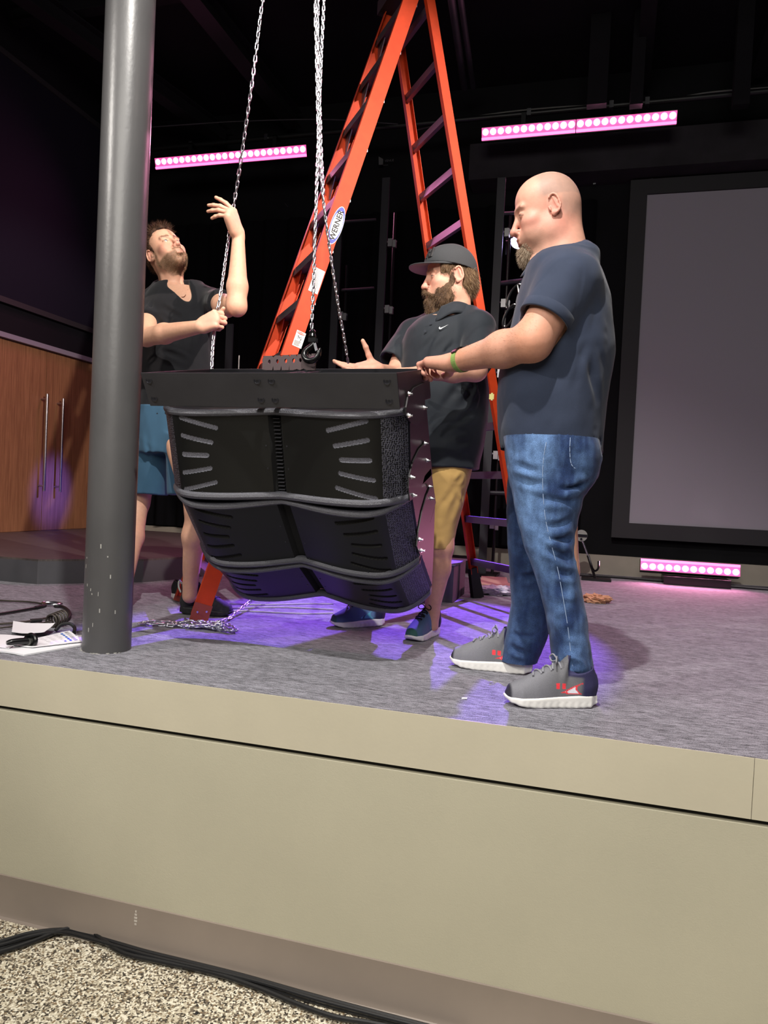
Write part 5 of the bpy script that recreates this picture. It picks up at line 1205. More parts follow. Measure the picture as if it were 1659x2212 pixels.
    for j, (t, r) in enumerate(((-.036, .085), (-.032, .0915), (-.002, .0905), (.002, .0885), (.001, .082), (-.02, .080))):
        for k in range(K): a_ = 2*pi*k/K; V_.append(sv+d_*t+(M1[:, 1]*cos(a_)+M1[:, 2]*sin(a_))*r*(1+.012*sin(a_*3+1)))
    for j in range(5):
        for k in range(K): F_.append((j*K+k, j*K+(k+1) % K, (j+1)*K+(k+1) % K, (j+1)*K+k))
    obj('sleeve_band', V_, F_, 'navy_polo', root, smooth=True)
    na_ = unit(H.w((-.03, 0, -.045))-nk+[.0, 0, .03]); collar(root, W(1214, 560, Yc)+[0, 0, -.012], unit([.30, 0, 1]), np.array([-1, -.12, -.2]), .076, .098, 'navy_polo', h=.040, drop=.050, gap=.8)
    # sunglasses hooked on the placket
    sg = MB()
    for (cx_, cy_, rx_, ry_, Y) in ((1112, 640, .020, .045, 2.60), (1101, 682, .016, .042, 2.56)):
        c = W(cx_, cy_, Y); t = unit([.45, 0, 1]); s2 = unit([1., -.1, -.45]); sg.tube([c+t*ry_*cos(q)+s2*rx_*sin(q) for q in np.linspace(0, 2*pi, 26)[:-1]], .0045, 8, closed=True)
    sg.tube([W(1118, 617, 2.6), W(1122, 640, 2.58), W(1112, 668, 2.57)], .004, 8)
    o = sg.build('sunglasses', 'black_gloss', None, smooth=True); tag(o, 'black sunglasses hooked into the front of the navy polo', 'sunglasses')
    # jeans
    J = Sdf()
    near = px_rows([(940, 1088, 1288, .13), (965, 1088, 1288, .135), (1010, 1094, 1274, .125), (1060, 1104, 1265, .112), (1120, 1116, 1249, .102), (1180, 1132, 1247, .095), (1250, 1158, 1254, .086), (1300, 1172, 1264, .082), (1380, 1186, 1275, .08), (1440, 1192, 1284, .08), (1476, 1194, 1288, .08)], 2.50, .1)
    near[-1] = near[-1][:1]+near[-1][1:]
    far = px_rows([(940, 1108, 1255, .125), (1010, 1100, 1240, .12), (1100, 1094, 1215, .105), (1200, 1097, 1205, .095), (1300, 1104, 1200, .085), (1370, 1092, 1185, .082), (1430, 1078, 1160, .08), (1452, 1078, 1155, .078)], 2.82, .1)
    J.loft(near, k=.03); J.loft(far, k=.03)
    J.loft(px_rows([(925, 1090, 1288, .175), (960, 1090, 1286, .18), (1000, 1094, 1272, .175), (1040, 1102, 1255, .16)], 2.62, .17), k=.04)
    J.ell(W(1262, 1000, 2.53), (.055, .11, .085), k=.05)
    for rws, Y in ((near, 2.50), (far, 2.82)):
        z_, x_, y_, a_, b_ = rws[-1]; J.loft([(z_-.02, x_, y_, a_-.013, b_-.013), (z_+.06, rws[-2][1], y_, rws[-2][3]-.014, rws[-2][4]-.014)], k=.003, mode='s')
    kz = .0
    wn = lambda x, y, Y=2.405: W(x, y, Y)
    fl = folds([(wn(1240, 1125, 2.42), wn(1175, 1140, 2.4), .006, .012), (wn(1250, 1165, 2.43), wn(1170, 1165), .007, .012), (wn(1165, 1175, 2.4), wn(1245, 1215, 2.43), .006, .013), (wn(1255, 1245, 2.43), wn(1190, 1235), .006, .012), (wn(1262, 1290), wn(1205, 1275), .005, .011), (wn(1240, 1330), wn(1190, 1350), .004, .012),
               (wn(1275, 1040, 2.45), wn(1200, 1062, 2.39), .007, .012), (wn(1262, 1085, 2.43), wn(1150, 1075, 2.38), .005, .013), (wn(1100, 1000, 2.4), wn(1170, 1020, 2.38), .004, .012), (wn(1105, 1035, 2.4), wn(1180, 1048, 2.38), .004, .012), (wn(1195, 1425), wn(1285, 1452), .009, .011), (wn(1200, 1395), wn(1270, 1405), .004, .012), (wn(1205, 1450), wn(1280, 1470), -.004, .01),
               (W(1090, 1395, 2.74), W(1145, 1415, 2.74), .007, .011), (W(1095, 1370, 2.74), W(1160, 1380, 2.74), .005, .011), (W(1100, 1250, 2.73), W(1190, 1240, 2.73), .006, .013), (W(1100, 1180, 2.73), W(1180, 1200, 2.73), .005, .013)], .012)
    disp = lambda P: 1.5*fl(P)+.003*fbm(P, (9, 9, 7), 14)+.0018*fbm(P, (22, 22, 34), 19, 2)
    V, F = J.mesh([-.62, 2.25, .04], [.2, 3.05, zh+.04], .0055, disp=disp, smooth=2)
    sx = np.interp(V[:, 2], [r[0] for r in near[::-1]], [r[1] for r in near[::-1]])
    wear = np.exp(-((V[:, 0]-(sx-.045))/.055)**2)*sm(V[:, 2], .25, .6)*(V[:, 1] < 2.62); n = fbm(V, (16, 16, 10), 3); st = fbm(V, (70, 70, 9), 8, 2)
    col = mixc(np.tile(L('22355c'), (len(V), 1)), L('6686b4'), np.clip(.22+.55*wear+.30*n+.18*st, 0, 1)); col = mixc(col, L('1f2f52'), (V[:, 1] > 2.66)*.55)  # last mix darkens the far leg: its shade is painted into the denim
    zb_ = np.minimum(np.abs(V[:, 2]-near[-1][0]-.018), 9)
    obj('jeans', V, F, 'denim', root, smooth=True, col=col)
    # side seam and back pocket stitching
    def on_leg(px, py, off=.0015):
        r = ray(px, py); z_ = None; best = None
        for t in np.linspace(2.2, 2.9, 180):
            P = C0+r*t; R_ = np.array(sorted(near)); cx_, cy_, a_, b_ = [np.interp(P[2], R_[:, 0], R_[:, i]) for i in range(1, 5)]
            d_ = (abs((P[0]-cx_)/a_)**2.2+abs((P[1]-cy_)/b_)**2.2)**(1/2.2)
            if d_ < 1+off/b_: return P
        return C0+r*2.45
    for pts, nm in (([(1180, 955), (1174, 990), (1172, 1030), (1174, 1080), (1180, 1130), (1192, 1180), (1205, 1230), (1216, 1290), (1226, 1350), (1233, 1410), (1237, 1440)], 'side_seam'),
                    ([(1232, 945), (1231, 975), (1234, 1002), (1246, 1014), (1260, 1018)], 'pocket_seam')):
        MB().tube([on_leg(*p, .0045) for p in spline(np.array(pts, float), 60)], .0012, 5).build(nm, 'seam_thread', root, smooth=True)
    MB().tube([W(1110, 985, 2.43), W(1090, 955, 2.5)], .004).build('belt_end', 'black_gloss', root) if False else None
    # shoes
    def cf(q):
        x, y, z = q.T; c = np.tile(L('66666b'), (len(q), 1)); c = mixc(c, L('7c7c84'), sm(x, .12, .2)*.6)
        c = mixc(c, L('2c2a50'), sm(-x, -.062, -.045)*1.); c = mixc(c, L('2c2a50'), sm(z, .098, .106)*(x < .1))
        side = (y > .012)
        # fin shaped logo, white with a red outline, on the outer side
        u = (x-.052)/.085; v = (z-.046)/.040; top = 1-u; ins = (u > 0) & (u < 1) & (v > .0) & (v < (1-u)**.85) & (v < .1+2.6*(u+.03)) if False else (u > -.02) & (u < 1) & (v > .10*u) & (v < 1.02*(1-u)**1.1) & (v-.0 < 1) & (u > .22*np.sin(v*pi)*(v < .9))
        e = (u > .05) & (u < .86) & (v > .10*u+.07) & (v < 1.02*(1-u)**1.1-.11) & (u > .22*np.sin(v*pi)+.06)
        c = np.where((ins & side)[:, None], L('e0363f'), c); c = np.where((e & side)[:, None], L('dcdce6'), c)
        c = np.where(((np.abs(u-.38-.3*(1-v)) < .03) & e & side)[:, None], L('e0363f'), c)
        c = mixc(c, L('23222c'), sm(x, .278, .288)); tab = side & (z > .062) & (z < .080) & (((x > .108) & (x < .120)) | ((x > .128) & (x < .140))); return np.where(tab[:, None], L('ee3c46'), c)
    a, b = G(1281, 1532), G(1088, 1529); a2, b2 = G(1146, 1461), G(972, 1441)
    a = a+unit(a)*.04; b = b+unit(b)*.045; a2 = a2+unit(a2)*.04; b2 = b2+unit(b2)*.045
    e1 = thing('tmp', '', ''); bpy.data.objects.remove(e1)
    s1 = bpy.data.objects.new('running_shoe', None); COL.objects.link(s1); s1.parent = root; s1.location = a-BASE[root.name]; BASE[s1.name] = a*1.
    shoe(s1, a*1., b, None, cf, 'sole_white')
    s2 = bpy.data.objects.new('running_shoe', None); COL.objects.link(s2); s2.parent = root; s2.location = a2-BASE[root.name]; BASE[s2.name] = a2*1.
    shoe(s2, a2*1., b2, None, cf, 'sole_white')
bald_man()

# ================================================== the man in the cap
def cap_man():
    Yc = 3.34
    root = thing('person', 'bearded man in a black cap, black polo and tan shorts, one palm held open', 'person', tuple(G(930, 1375)))
    H = Head(W(972, 602, 3.33), (-.87, -.45, -.07), (-.05, 0, 1), (1.10, 1.08, 1.14))
    S = Sdf(); H.build(S, lids=.85, jaw=1.05, brow=1.1, nose=1.15, fat=.003)
    nk = W(985, 665, Yc)
    S.cone(H.w((-.03, 0, -.05)), nk+[0, 0, -.03], .062, .072, k=.03); S.cone(H.w((.01, 0, -.08)), nk+[-.03, -.02, -.04], .045, .06, k=.03)
    S.loft(px_rows([(690, 915, 1030, .11), (760, 872, 1048, .14), (900, 872, 1048, .14), (990, 890, 1028, .12)], Yc, .14), k=.03)
    shL, elL, wrL = W(1034, 712, 3.27), W(1028, 800, 3.05), W(905, 805, 2.93)
    S.cone(shL, elL, .056, .047, k=.02); S.cone(elL, elL*.6+wrL*.4, .045, .047, k=.02); S.cone(elL*.6+wrL*.4, wrL, .046, .029, k=.02)
    dl = unit([-1, -.12, -.02]); hand(S, wrL, dl, (0, .1, -1), np.cross((0, .1, -1), dl), [(.3, .4, .3)]*4, sc=1.05)
    shR, elR, wrR = W(888, 722, 3.45), W(852, 812, 3.30), W(818, 799, 3.06)
    S.cone(shR, elR, .054, .044, k=.02); S.cone(elR, wrR, .045, .030, k=.02)
    d = unit([-1, -.05, .10]); n = unit([.05, -.45, .9])
    kn, tp = hand(S, wrR+[0, 0, .002], d, n, np.cross(d, n), [(-.05, .12, .1), (.02, .15, .1), (.05, .18, .12), (.08, .2, .15)], sc=1.10, thumb=(.55, .1, .95), tcurl=(-.1, .1), wr=.030, spread=.05)
    hipL, knL, anL = W(962, 1010, 3.30), W(954, 1180, 3.29), W(932, 1325, 3.34)
    S.cone(hipL, knL, .085, .056, k=.03); S.cone(knL, knL*.68+anL*.32, .054, .058, k=.02); S.cone(knL*.68+anL*.32, anL, .057, .034, k=.02); S.cone(anL, anL+[0, 0, -.06], .036, .036, k=.02)
    S.ell(knL+[-.01, -.03, .0], (.04, .035, .045), k=.02)
    hipR, knR, anR = W(880, 1010, 3.42), W(850, 1180, 3.42), G(800, 1352)+[0, .02, .09]
    S.cone(hipR, knR, .085, .056, k=.03); S.cone(knR, anR, .055, .036, k=.03); S.cone(anR, anR+[0, 0, -.05], .036, .036, k=.02)
    hc = H.w((0, 0, -.01)); c = wrR+[-.08, 0, .02]
    V, F = S.mesh([-1.3, 2.70, .03], [-.3, 3.75, 1.92], .008, disp=lambda P: .0012*vnoise(P, 12, 3), fine=[(hc-[.14, .12, .15], hc+[.12, .10, .10], .0027), (c-[.13, .07, .05], c+[.06, .07, .09], .0028)]); q = H.loc(V); n1 = fbm(V, 30, 2); n2 = fbm(V, 9, 5); x, y, z = q.T; on = V[:, 2] > 1.5
    col = np.tile(L('c99780'), (len(V), 1)); red = .6*np.exp(-((x-.115)/.02)**2-((z+.035)/.022)**2)+.35*np.exp(-((x-.07)/.03)**2-((z+.03)/.03)**2)+.5*np.exp(-((x+.012)/.03)**2-((z+.005)/.04)**2)*(np.abs(y) > .07)
    col = mixc(col, SKIN_RED, on*np.clip(red+.1*n2, 0, .8)); lip = on*np.exp(-((np.abs(z+.0725)-.005)/.007)**4)*(x > .094)*(np.abs(y) < .019); col = mixc(col, L('b86a60'), lip*.8)
    brow = on*np.exp(-((z-.021)/.005)**2)*sm(x, .07, .08)*(np.abs(y) > .012)*(np.abs(y) < .05); col = mixc(col, L('5f432e'), brow*.8)
    hm = np.exp(-(np.linalg.norm(V-(wrR+d*.09), axis=1)/.09)**2); col = mixc(col, L('d79d8b'), hm*.6); col = mixc(col, L('cf9a78'), (V[:, 2] < .7)*.5)
    col = mixc(col, L('4a2f26'), on*H.lash(q, .85)*.8); body = obj('body', V, F, 'skin', root, smooth=True, col=col); N = vnormals(V, F); H.eyeballs(body, (-.9, -.35, -.45)); f_ = H.M[:, 0]
    # beard and moustache
    B = Sdf()
    H.ell(B, (.070, 0, -.112), (.040, .040, .040), .02); H.ell(B, (.072, 0, -.145), (.034, .036, .034), .02)
    for y_ in (-1, 1):
        H.ell(B, (.040, y_*.046, -.090), (.044, .026, .042), .02); H.ell(B, (.020, y_*.056, -.066), (.030, .020, .046), .015); H.ell(B, (.010, y_*.066, -.025), (.016, .011, .046), .012); H.ell(B, (.050, y_*.050, -.062), (.028, .016, .028), .015)
        H.cone(B, (.112, y_*.004, -.059), (.090, y_*.033, -.082), .0085, .009, k=.01)
    H.cone(B, (.108, -.010, -.093), (.108, .010, -.093), .006, k=.01)
    H.ell(B, (.116, 0, -.0775), (.016, .017, .0085), .004, 's')
    bc = H.w((.04, 0, -.09)); b, bf = B.mesh(bc-[.14, .14, .13], bc+[.13, .14, .13], .003, disp=lambda P: .0035*fbm(P, (110, 110, 45), 3, 2)); bn = vnormals(b, bf)
    cf_ = lambda P: mixc(np.tile(L('3d2c20'), (len(P), 1)), L('644d39'), np.clip(.4+.55*fbm(P, (60, 60, 20), 4), 0, 1))
    obj('beard', b, bf, 'hair_base', body, smooth=True, col=cf_(b))
    hcf = lambda P, r: mixc(np.tile(L('3a291d'), (len(P), 1)), L('84694c'), r.uniform(0, 1, len(P))**1.5)
    i = np.random.default_rng(1).choice(len(b), min(9000, len(b)), replace=False)
    hairs('beard_hair', b[i], bn[i], 'hair', body, .015, lambda P, Nn: Nn*.55+np.array([0, 0, -.85]), width=.00045, colfn=hcf, curl=.35, seed=3)
    # hair under the cap
    Hh = Sdf(); H.ell(Hh, (-.024, 0, .012), (.097, .0835, .085), .02); H.ell(Hh, (-.060, 0, -.030), (.060, .070, .058), .03); H.op_ = None
    for y_ in (-1, 1): H.ell(Hh, (.042, y_*.058, .030), (.030, .024, .030), .02); H.ell(Hh, (.012, y_*.070, .006), (.012, .010, .030), .012); H.ell(Hh, (-.006, y_*.083, -.016), (.034, .024, .042), .008, 's')
    Hh.half(H.w((.060, 0, .0)), f_, *box_of(H.w((0, 0, 0)), pad=.2)); Hh.half(H.w((-.02, 0, -.072)), -H.M[:, 2]+.4*H.M[:, 0], *box_of(H.w((0, 0, 0)), pad=.2))
    h_, hf = Hh.mesh(hc-.18, hc+.18, .003, disp=lambda P: .003*fbm(P, (90, 90, 35), 7, 2)); hn = vnormals(h_, hf); 
    obj('hair', h_, hf, 'hair_base', body, smooth=True, col=mixc(np.tile(L('4a3625'), (len(h_), 1)), L('6f5840'), np.clip(.4+.5*fbm(h_, (80, 80, 25), 4), 0, 1)))
    qq = H.loc(h_); m_ = np.nonzero((qq[:, 2] < .05) & (qq[:, 2] > -.10))[0]; i = np.random.default_rng(2).choice(m_, min(6500, len(m_)), replace=False)
    hairs('hair_strands', h_[i], hn[i], 'hair', body, .022, lambda P, Nn: Nn*.30+np.array([.35, .1, -.9]), width=.0005, colfn=lambda P, r: mixc(np.tile(L('45301f'), (len(P), 1)), L('8c7352'), r.uniform(0, 1, len(P))**1.4), curl=.16, seed=8, bend=.3)
    # cap
    C = Sdf(); H.ell(C, (-.008, 0, .030), (.1135, .094, .110), .02); H.ell(C, (.040, 0, .060), (.066, .072, .062), .03)
    up_ = H.M[:, 2]; C.half(H.w((0, 0, .034)), -(up_*1.0+H.M[:, 0]*-.18), *box_of(H.w((0, 0, 0)), pad=.2), k=.003)
    H.ell(C, (-.008, 0, .025), (.108, .089, .098), .002, 's')
    v, f = C.mesh(hc-.19, hc+.21, .003); ql = H.loc(v); ang = np.arctan2(ql[:, 1], ql[:, 0]+.01)
    cap = obj('cap', v, f, mat('cap_cloth', '2e3033', .9, bump=.4, bscale=800, bdist=.0008, fine=.12, fscale=700), root, smooth=True)
    V_ = []; F_ = []; nu, nv = 30, 14
    for s_ in (0, 1):
        for i_ in range(nu+1):
            a = -pi*.5+pi*i_/nu
            for j in range(nv+1):
                t = j/nv; r0_ = np.array([.088*cos(a), .084*sin(a)]); r1_ = np.array([.178*cos(a)**.62 if cos(a) > 1e-6 else 0, .088*sin(a)]); p_ = r0_*(1-t)+r1_*t
                V_.append(H.w((p_[0], p_[1], .054-.010*t*1.0-1.1*p_[1]**2+(-.0018 if s_ else .0018))))
    k_ = (nu+1)*(nv+1)
    for i_ in range(nu):
        for j in range(nv):
            a = i_*(nv+1)+j; F_.append((a, a+nv+1, a+nv+2, a+1)); F_.append((k_+a, k_+a+1, k_+a+nv+2, k_+a+nv+1))
    bd = [i_*(nv+1)+nv for i_ in range(nu+1)]
    for i_ in range(nu): F_.append((bd[i_], bd[i_+1], bd[i_+1]+k_, bd[i_]+k_))
    mi = [0 if q % 2 == 0 else 1 for q in range(nu*nv*2)]+[0]*nu
    obj('brim', V_, F_, ['cap_cloth', mat('brim_under', '9a8b92', .8)], cap, smooth=True, mi=mi)
    MB().lathe(H.w((-.008, 0, .1395)), up_, [(.008, 0), (.006, .003), (.002, .004)], 12).build('cap_button', 'cap_cloth', cap)
    # embroidered lettering at the front of the cap, curving with it
    tx = text_mesh('RI', 'cap_lettering', 'ink_black', cap, (0, 0, 0), (1, 0, 0), (0, 1, 0), .056, .0022, .0012)
    me = tx.data; co = np.zeros(len(me.vertices)*3, 'f4'); me.vertices.foreach_get('co', co); co = co.reshape(-1, 3)+BASE[tx.name]
    a = -(-co[:, 0]/.1+-.36); zz_ = .090+co[:, 1]; rad = .109*np.sqrt(np.clip(1-((zz_-.040)/.118)**2, .1, 1))
    P = np.array([H.w((rad[i]*cos(a[i])*1.03+.003+co[i, 2], rad[i]*.93*sin(a[i]), zz_[i])) for i in range(len(co))]); me.vertices.foreach_set('co', (P-BASE[cap.name]).astype('f4').ravel()); tx.location = (0, 0, 0); me.update()
    # shirt
    T = Sdf()
    rws = px_rows([(672, 945, 1030, .07), (690, 905, 1036, .11), (712, 880, 1045, .14), (745, 872, 1048, .155), (790, 870, 1050, .165), (840, 864, 1056, .175), (900, 862, 1053, .175), (960, 868, 1043, .17), (1004, 876, 1034, .16), (1012, 876, 1034, .16)], Yc, .15)
    T.loft(rws, k=.02); T.cone(W(985, 680, 3.36), W(1030, 706, 3.28), .052, .068, k=.05); T.cone(W(950, 685, 3.38), W(893, 720, 3.45), .05, .062, k=.05)
    svL = W(1028, 786, 3.09); T.cone(shL, svL, .078, .074, k=.04, cut=True); dL = unit(svL-shL); T.cone(svL-dL*.02, svL+dL*.05, .066, .066, k=.003, mode='s')
    svR = W(846, 782, 3.335); T.cone(shR, svR, .070, .066, k=.04, cut=True); dR = unit(svR-shR); T.cone(svR-dR*.02, svR+dR*.05, .058, .058, k=.003, mode='s')
    zh = rws[-1][0]; T.loft([(zh-.02, rws[-1][1], Yc, rws[-1][3]-.022, .135), (zh+.03, rws[-2][1], Yc, rws[-2][3]-.024, .135)], k=.003, mode='s')
    T.cone(H.w((-.03, 0, -.06)), nk+[0, -.01, -.02], .062, .072, k=.008, mode='s')
    ff = lambda a, b, Y=3.19: W(a, b, Y)
    fl = folds([(ff(985, 735), ff(930, 800), .004), (ff(960, 700), ff(905, 770), .003, .014), (ff(1000, 750, 3.2), ff(965, 800), .005), (ff(1045, 800, 3.2), ff(1000, 870), .007), (ff(1050, 830, 3.22), ff(1015, 900), .007), (ff(1000, 820), ff(940, 905), .005, .02), (ff(1035, 880, 3.22), ff(960, 930), .005, .016), (ff(1020, 950, 3.22), ff(935, 975), .004, .014),
               (ff(1050, 760, 3.2), ff(1010, 790, 3.1), .004), (ff(900, 735, 3.3), ff(885, 800, 3.3), .005, .012), (ff(915, 730, 3.25), ff(905, 800, 3.25), .005, .012), (ff(870, 740, 3.35), ff(845, 775, 3.28), .004), (ff(1010, 690, 3.22), ff(998, 760, 3.2), .005, .007), (ff(985, 830), ff(1040, 850, 3.2), .005)], .011)
    T_v, T_f = T.mesh([-1.15, 2.9, zh-.02], [-.25, 3.75, 1.60], .0058, disp=lambda P: 1.6*fl(P)+.003*fbm(P, (8, 8, 6), 24)+.001*fbm(P, (28, 28, 18), 9, 2), smooth=2)
    obj('polo_shirt', T_v, T_f, 'black_polo', root, smooth=True)
    collar(root, W(983, 668, Yc-.015)+[0, 0, -.014], unit([.10, .08, 1]), np.array([-.8, -.62, -.2]), .070, .094, 'black_polo', h=.040, drop=.040, gap=.7)
    def shirt_pt(px, py, off=.003):
        r = ray(px, py); r = r/np.linalg.norm(r); w = T_v-C0; t = w@r; dd = np.linalg.norm(w-t[:, None]*r, axis=1); m = dd < .012; k = np.argmin(np.where(m, t, 9)); return C0+r*(t[k]-off)
    for px, py in ((930, 698), (918, 715)): MB().cyl(shirt_pt(px, py), shirt_pt(px, py, .005), .006, 14).build('button', 'button', root)
    a = shirt_pt(948, 710, .004); bq = shirt_pt(970, 704, .004); ux = unit(bq-a); uy = unit(np.cross(ux, np.cross([0, 0, 1.], ux)))*1.; uy = np.array([0, 0, 1.])-ux*ux[2]; sw = np.linalg.norm(bq-a)
    pts = [(0, .08), (.05, -.07), (.16, -.10), (.35, -.03), (1.0, .16), (.40, .05), (.26, .04), (.17, .05), (.13, .09), (.15, .19)]
    lg = MB(); cN = -unit(ray(958, 706)); lg.add([a+ux*sw*x_+uy*sw*y_+cN*.003 for x_, y_ in pts], [(0, 1, 2, 8, 9), (2, 3, 6, 7, 8), (3, 4, 5, 6)]); lg.build('logo', 'logo_white', root)
    # shorts
    J = Sdf(); J.loft(px_rows([(985, 880, 1025, .13), (1020, 885, 1015, .13), (1050, 890, 1005, .12)], 3.36, .12), k=.03)
    nr = px_rows([(1000, 915, 1018, .10), (1040, 915, 1012, .10), (1090, 915, 1000, .09), (1140, 918, 985, .082), (1178, 924, 978, .078), (1184, 924, 977, .078)], 3.30, .09); J.loft(nr, k=.03)
    fr_ = px_rows([(1000, 840, 930, .10), (1100, 815, 905, .09), (1180, 805, 885, .08)], 3.44, .09); J.loft(fr_, k=.03)
    z_ = nr[-1][0]; J.loft([(z_-.02, nr[-1][1], 3.30, nr[-1][3]-.010, nr[-1][4]-.010), (z_+.05, nr[-2][1], 3.30, nr[-2][3]-.010, nr[-2][4]-.010)], k=.003, mode='s')
    fk = lambda a, b, Y=3.22: W(a, b, Y)
    fl2 = folds([(fk(945, 1015), fk(985, 1040), .006, .010), (fk(1008, 1022), fk(985, 1045), .006, .01), (fk(988, 1045), fk(940, 1110), .005, .014), (fk(1000, 1050), fk(960, 1150), .004, .014), (fk(935, 1050), fk(938, 1160), .003, .014), (fk(990, 1060, 3.24), fk(1000, 1085, 3.25), -.006, .012)], .012)
    v, f = J.mesh([-1.25, 3.1, z_-.03], [-.35, 3.75, .92], .006, disp=lambda P: fl2(P)+.003*fbm(P, (10, 10, 8), 33)+.001*fbm(P, (30, 30, 30), 9, 2), smooth=2); obj('shorts', v, f, 'khaki', root, smooth=True)
    ih = np.nonzero((V[:, 2] < .62) & (V[:, 2] > .12) & (V[:, 0] > -.85))[0]; ih = np.random.default_rng(5).choice(ih, min(500, len(ih)), replace=False)
    hairs('leg_hair', V[ih], N[ih], 'hair', body, .010, lambda P, Nn: Nn*.5+np.array([0, 0, -.8]), width=.0002, colfn=lambda P, r: np.tile(L('7a5a40'), (len(P), 1)), seed=9)
    def cf(q):
        x, y, z = q.T; c = np.tile(L('46607c'), (len(q), 1)); c = mixc(c, L('6a8fb5'), sm(x, .17, .10)*.6*(z > .05)); c = mixc(c, L('23243c'), sm(-x, -.075, -.055)); c = mixc(c, L('6f93b4'), sm(z, .115, .13)*(x > .06))
        u = (x-.07)/.09; v = (z-.045)/.045; ins = (np.abs(y) > .012) & (u > 0) & (u < 1) & (v > .10*u) & (v < 1.02*(1-u)**1.1) & (u > .22*np.sin(v*pi)); e = (np.abs(u-.40-.3*(1-v)) < .05)
        c = np.where(ins[:, None], L('5fb0c0'), c); c = np.where((ins & e)[:, None], L('33475c'), c); return mixc(c, L('2c5a50'), sm(x, .275, .285))
    for h_, t_ in ((W(934, 1372, 3.34)*[1, 1, 0], G(903, 1386)), (G(826, 1352), G(704, 1358))):
        s1 = bpy.data.objects.new('running_shoe', None); COL.objects.link(s1); s1.parent = root; h_ = h_+unit(h_)*.02; h_[2] = 0; t_ = t_+unit(t_)*.03
        if abs(h_[0]-t_[0]) < .12: h_ = np.array([-.655, 3.43, 0]); t_ = np.array([-.715, 3.175, 0])
        t_ = h_+unit(t_-h_)*.285
        s1.location = h_-BASE[root.name]; BASE[s1.name] = h_*1.; shoe(s1, h_, t_, None, cf, 'sole_white', lace='lace_black')
cap_man()

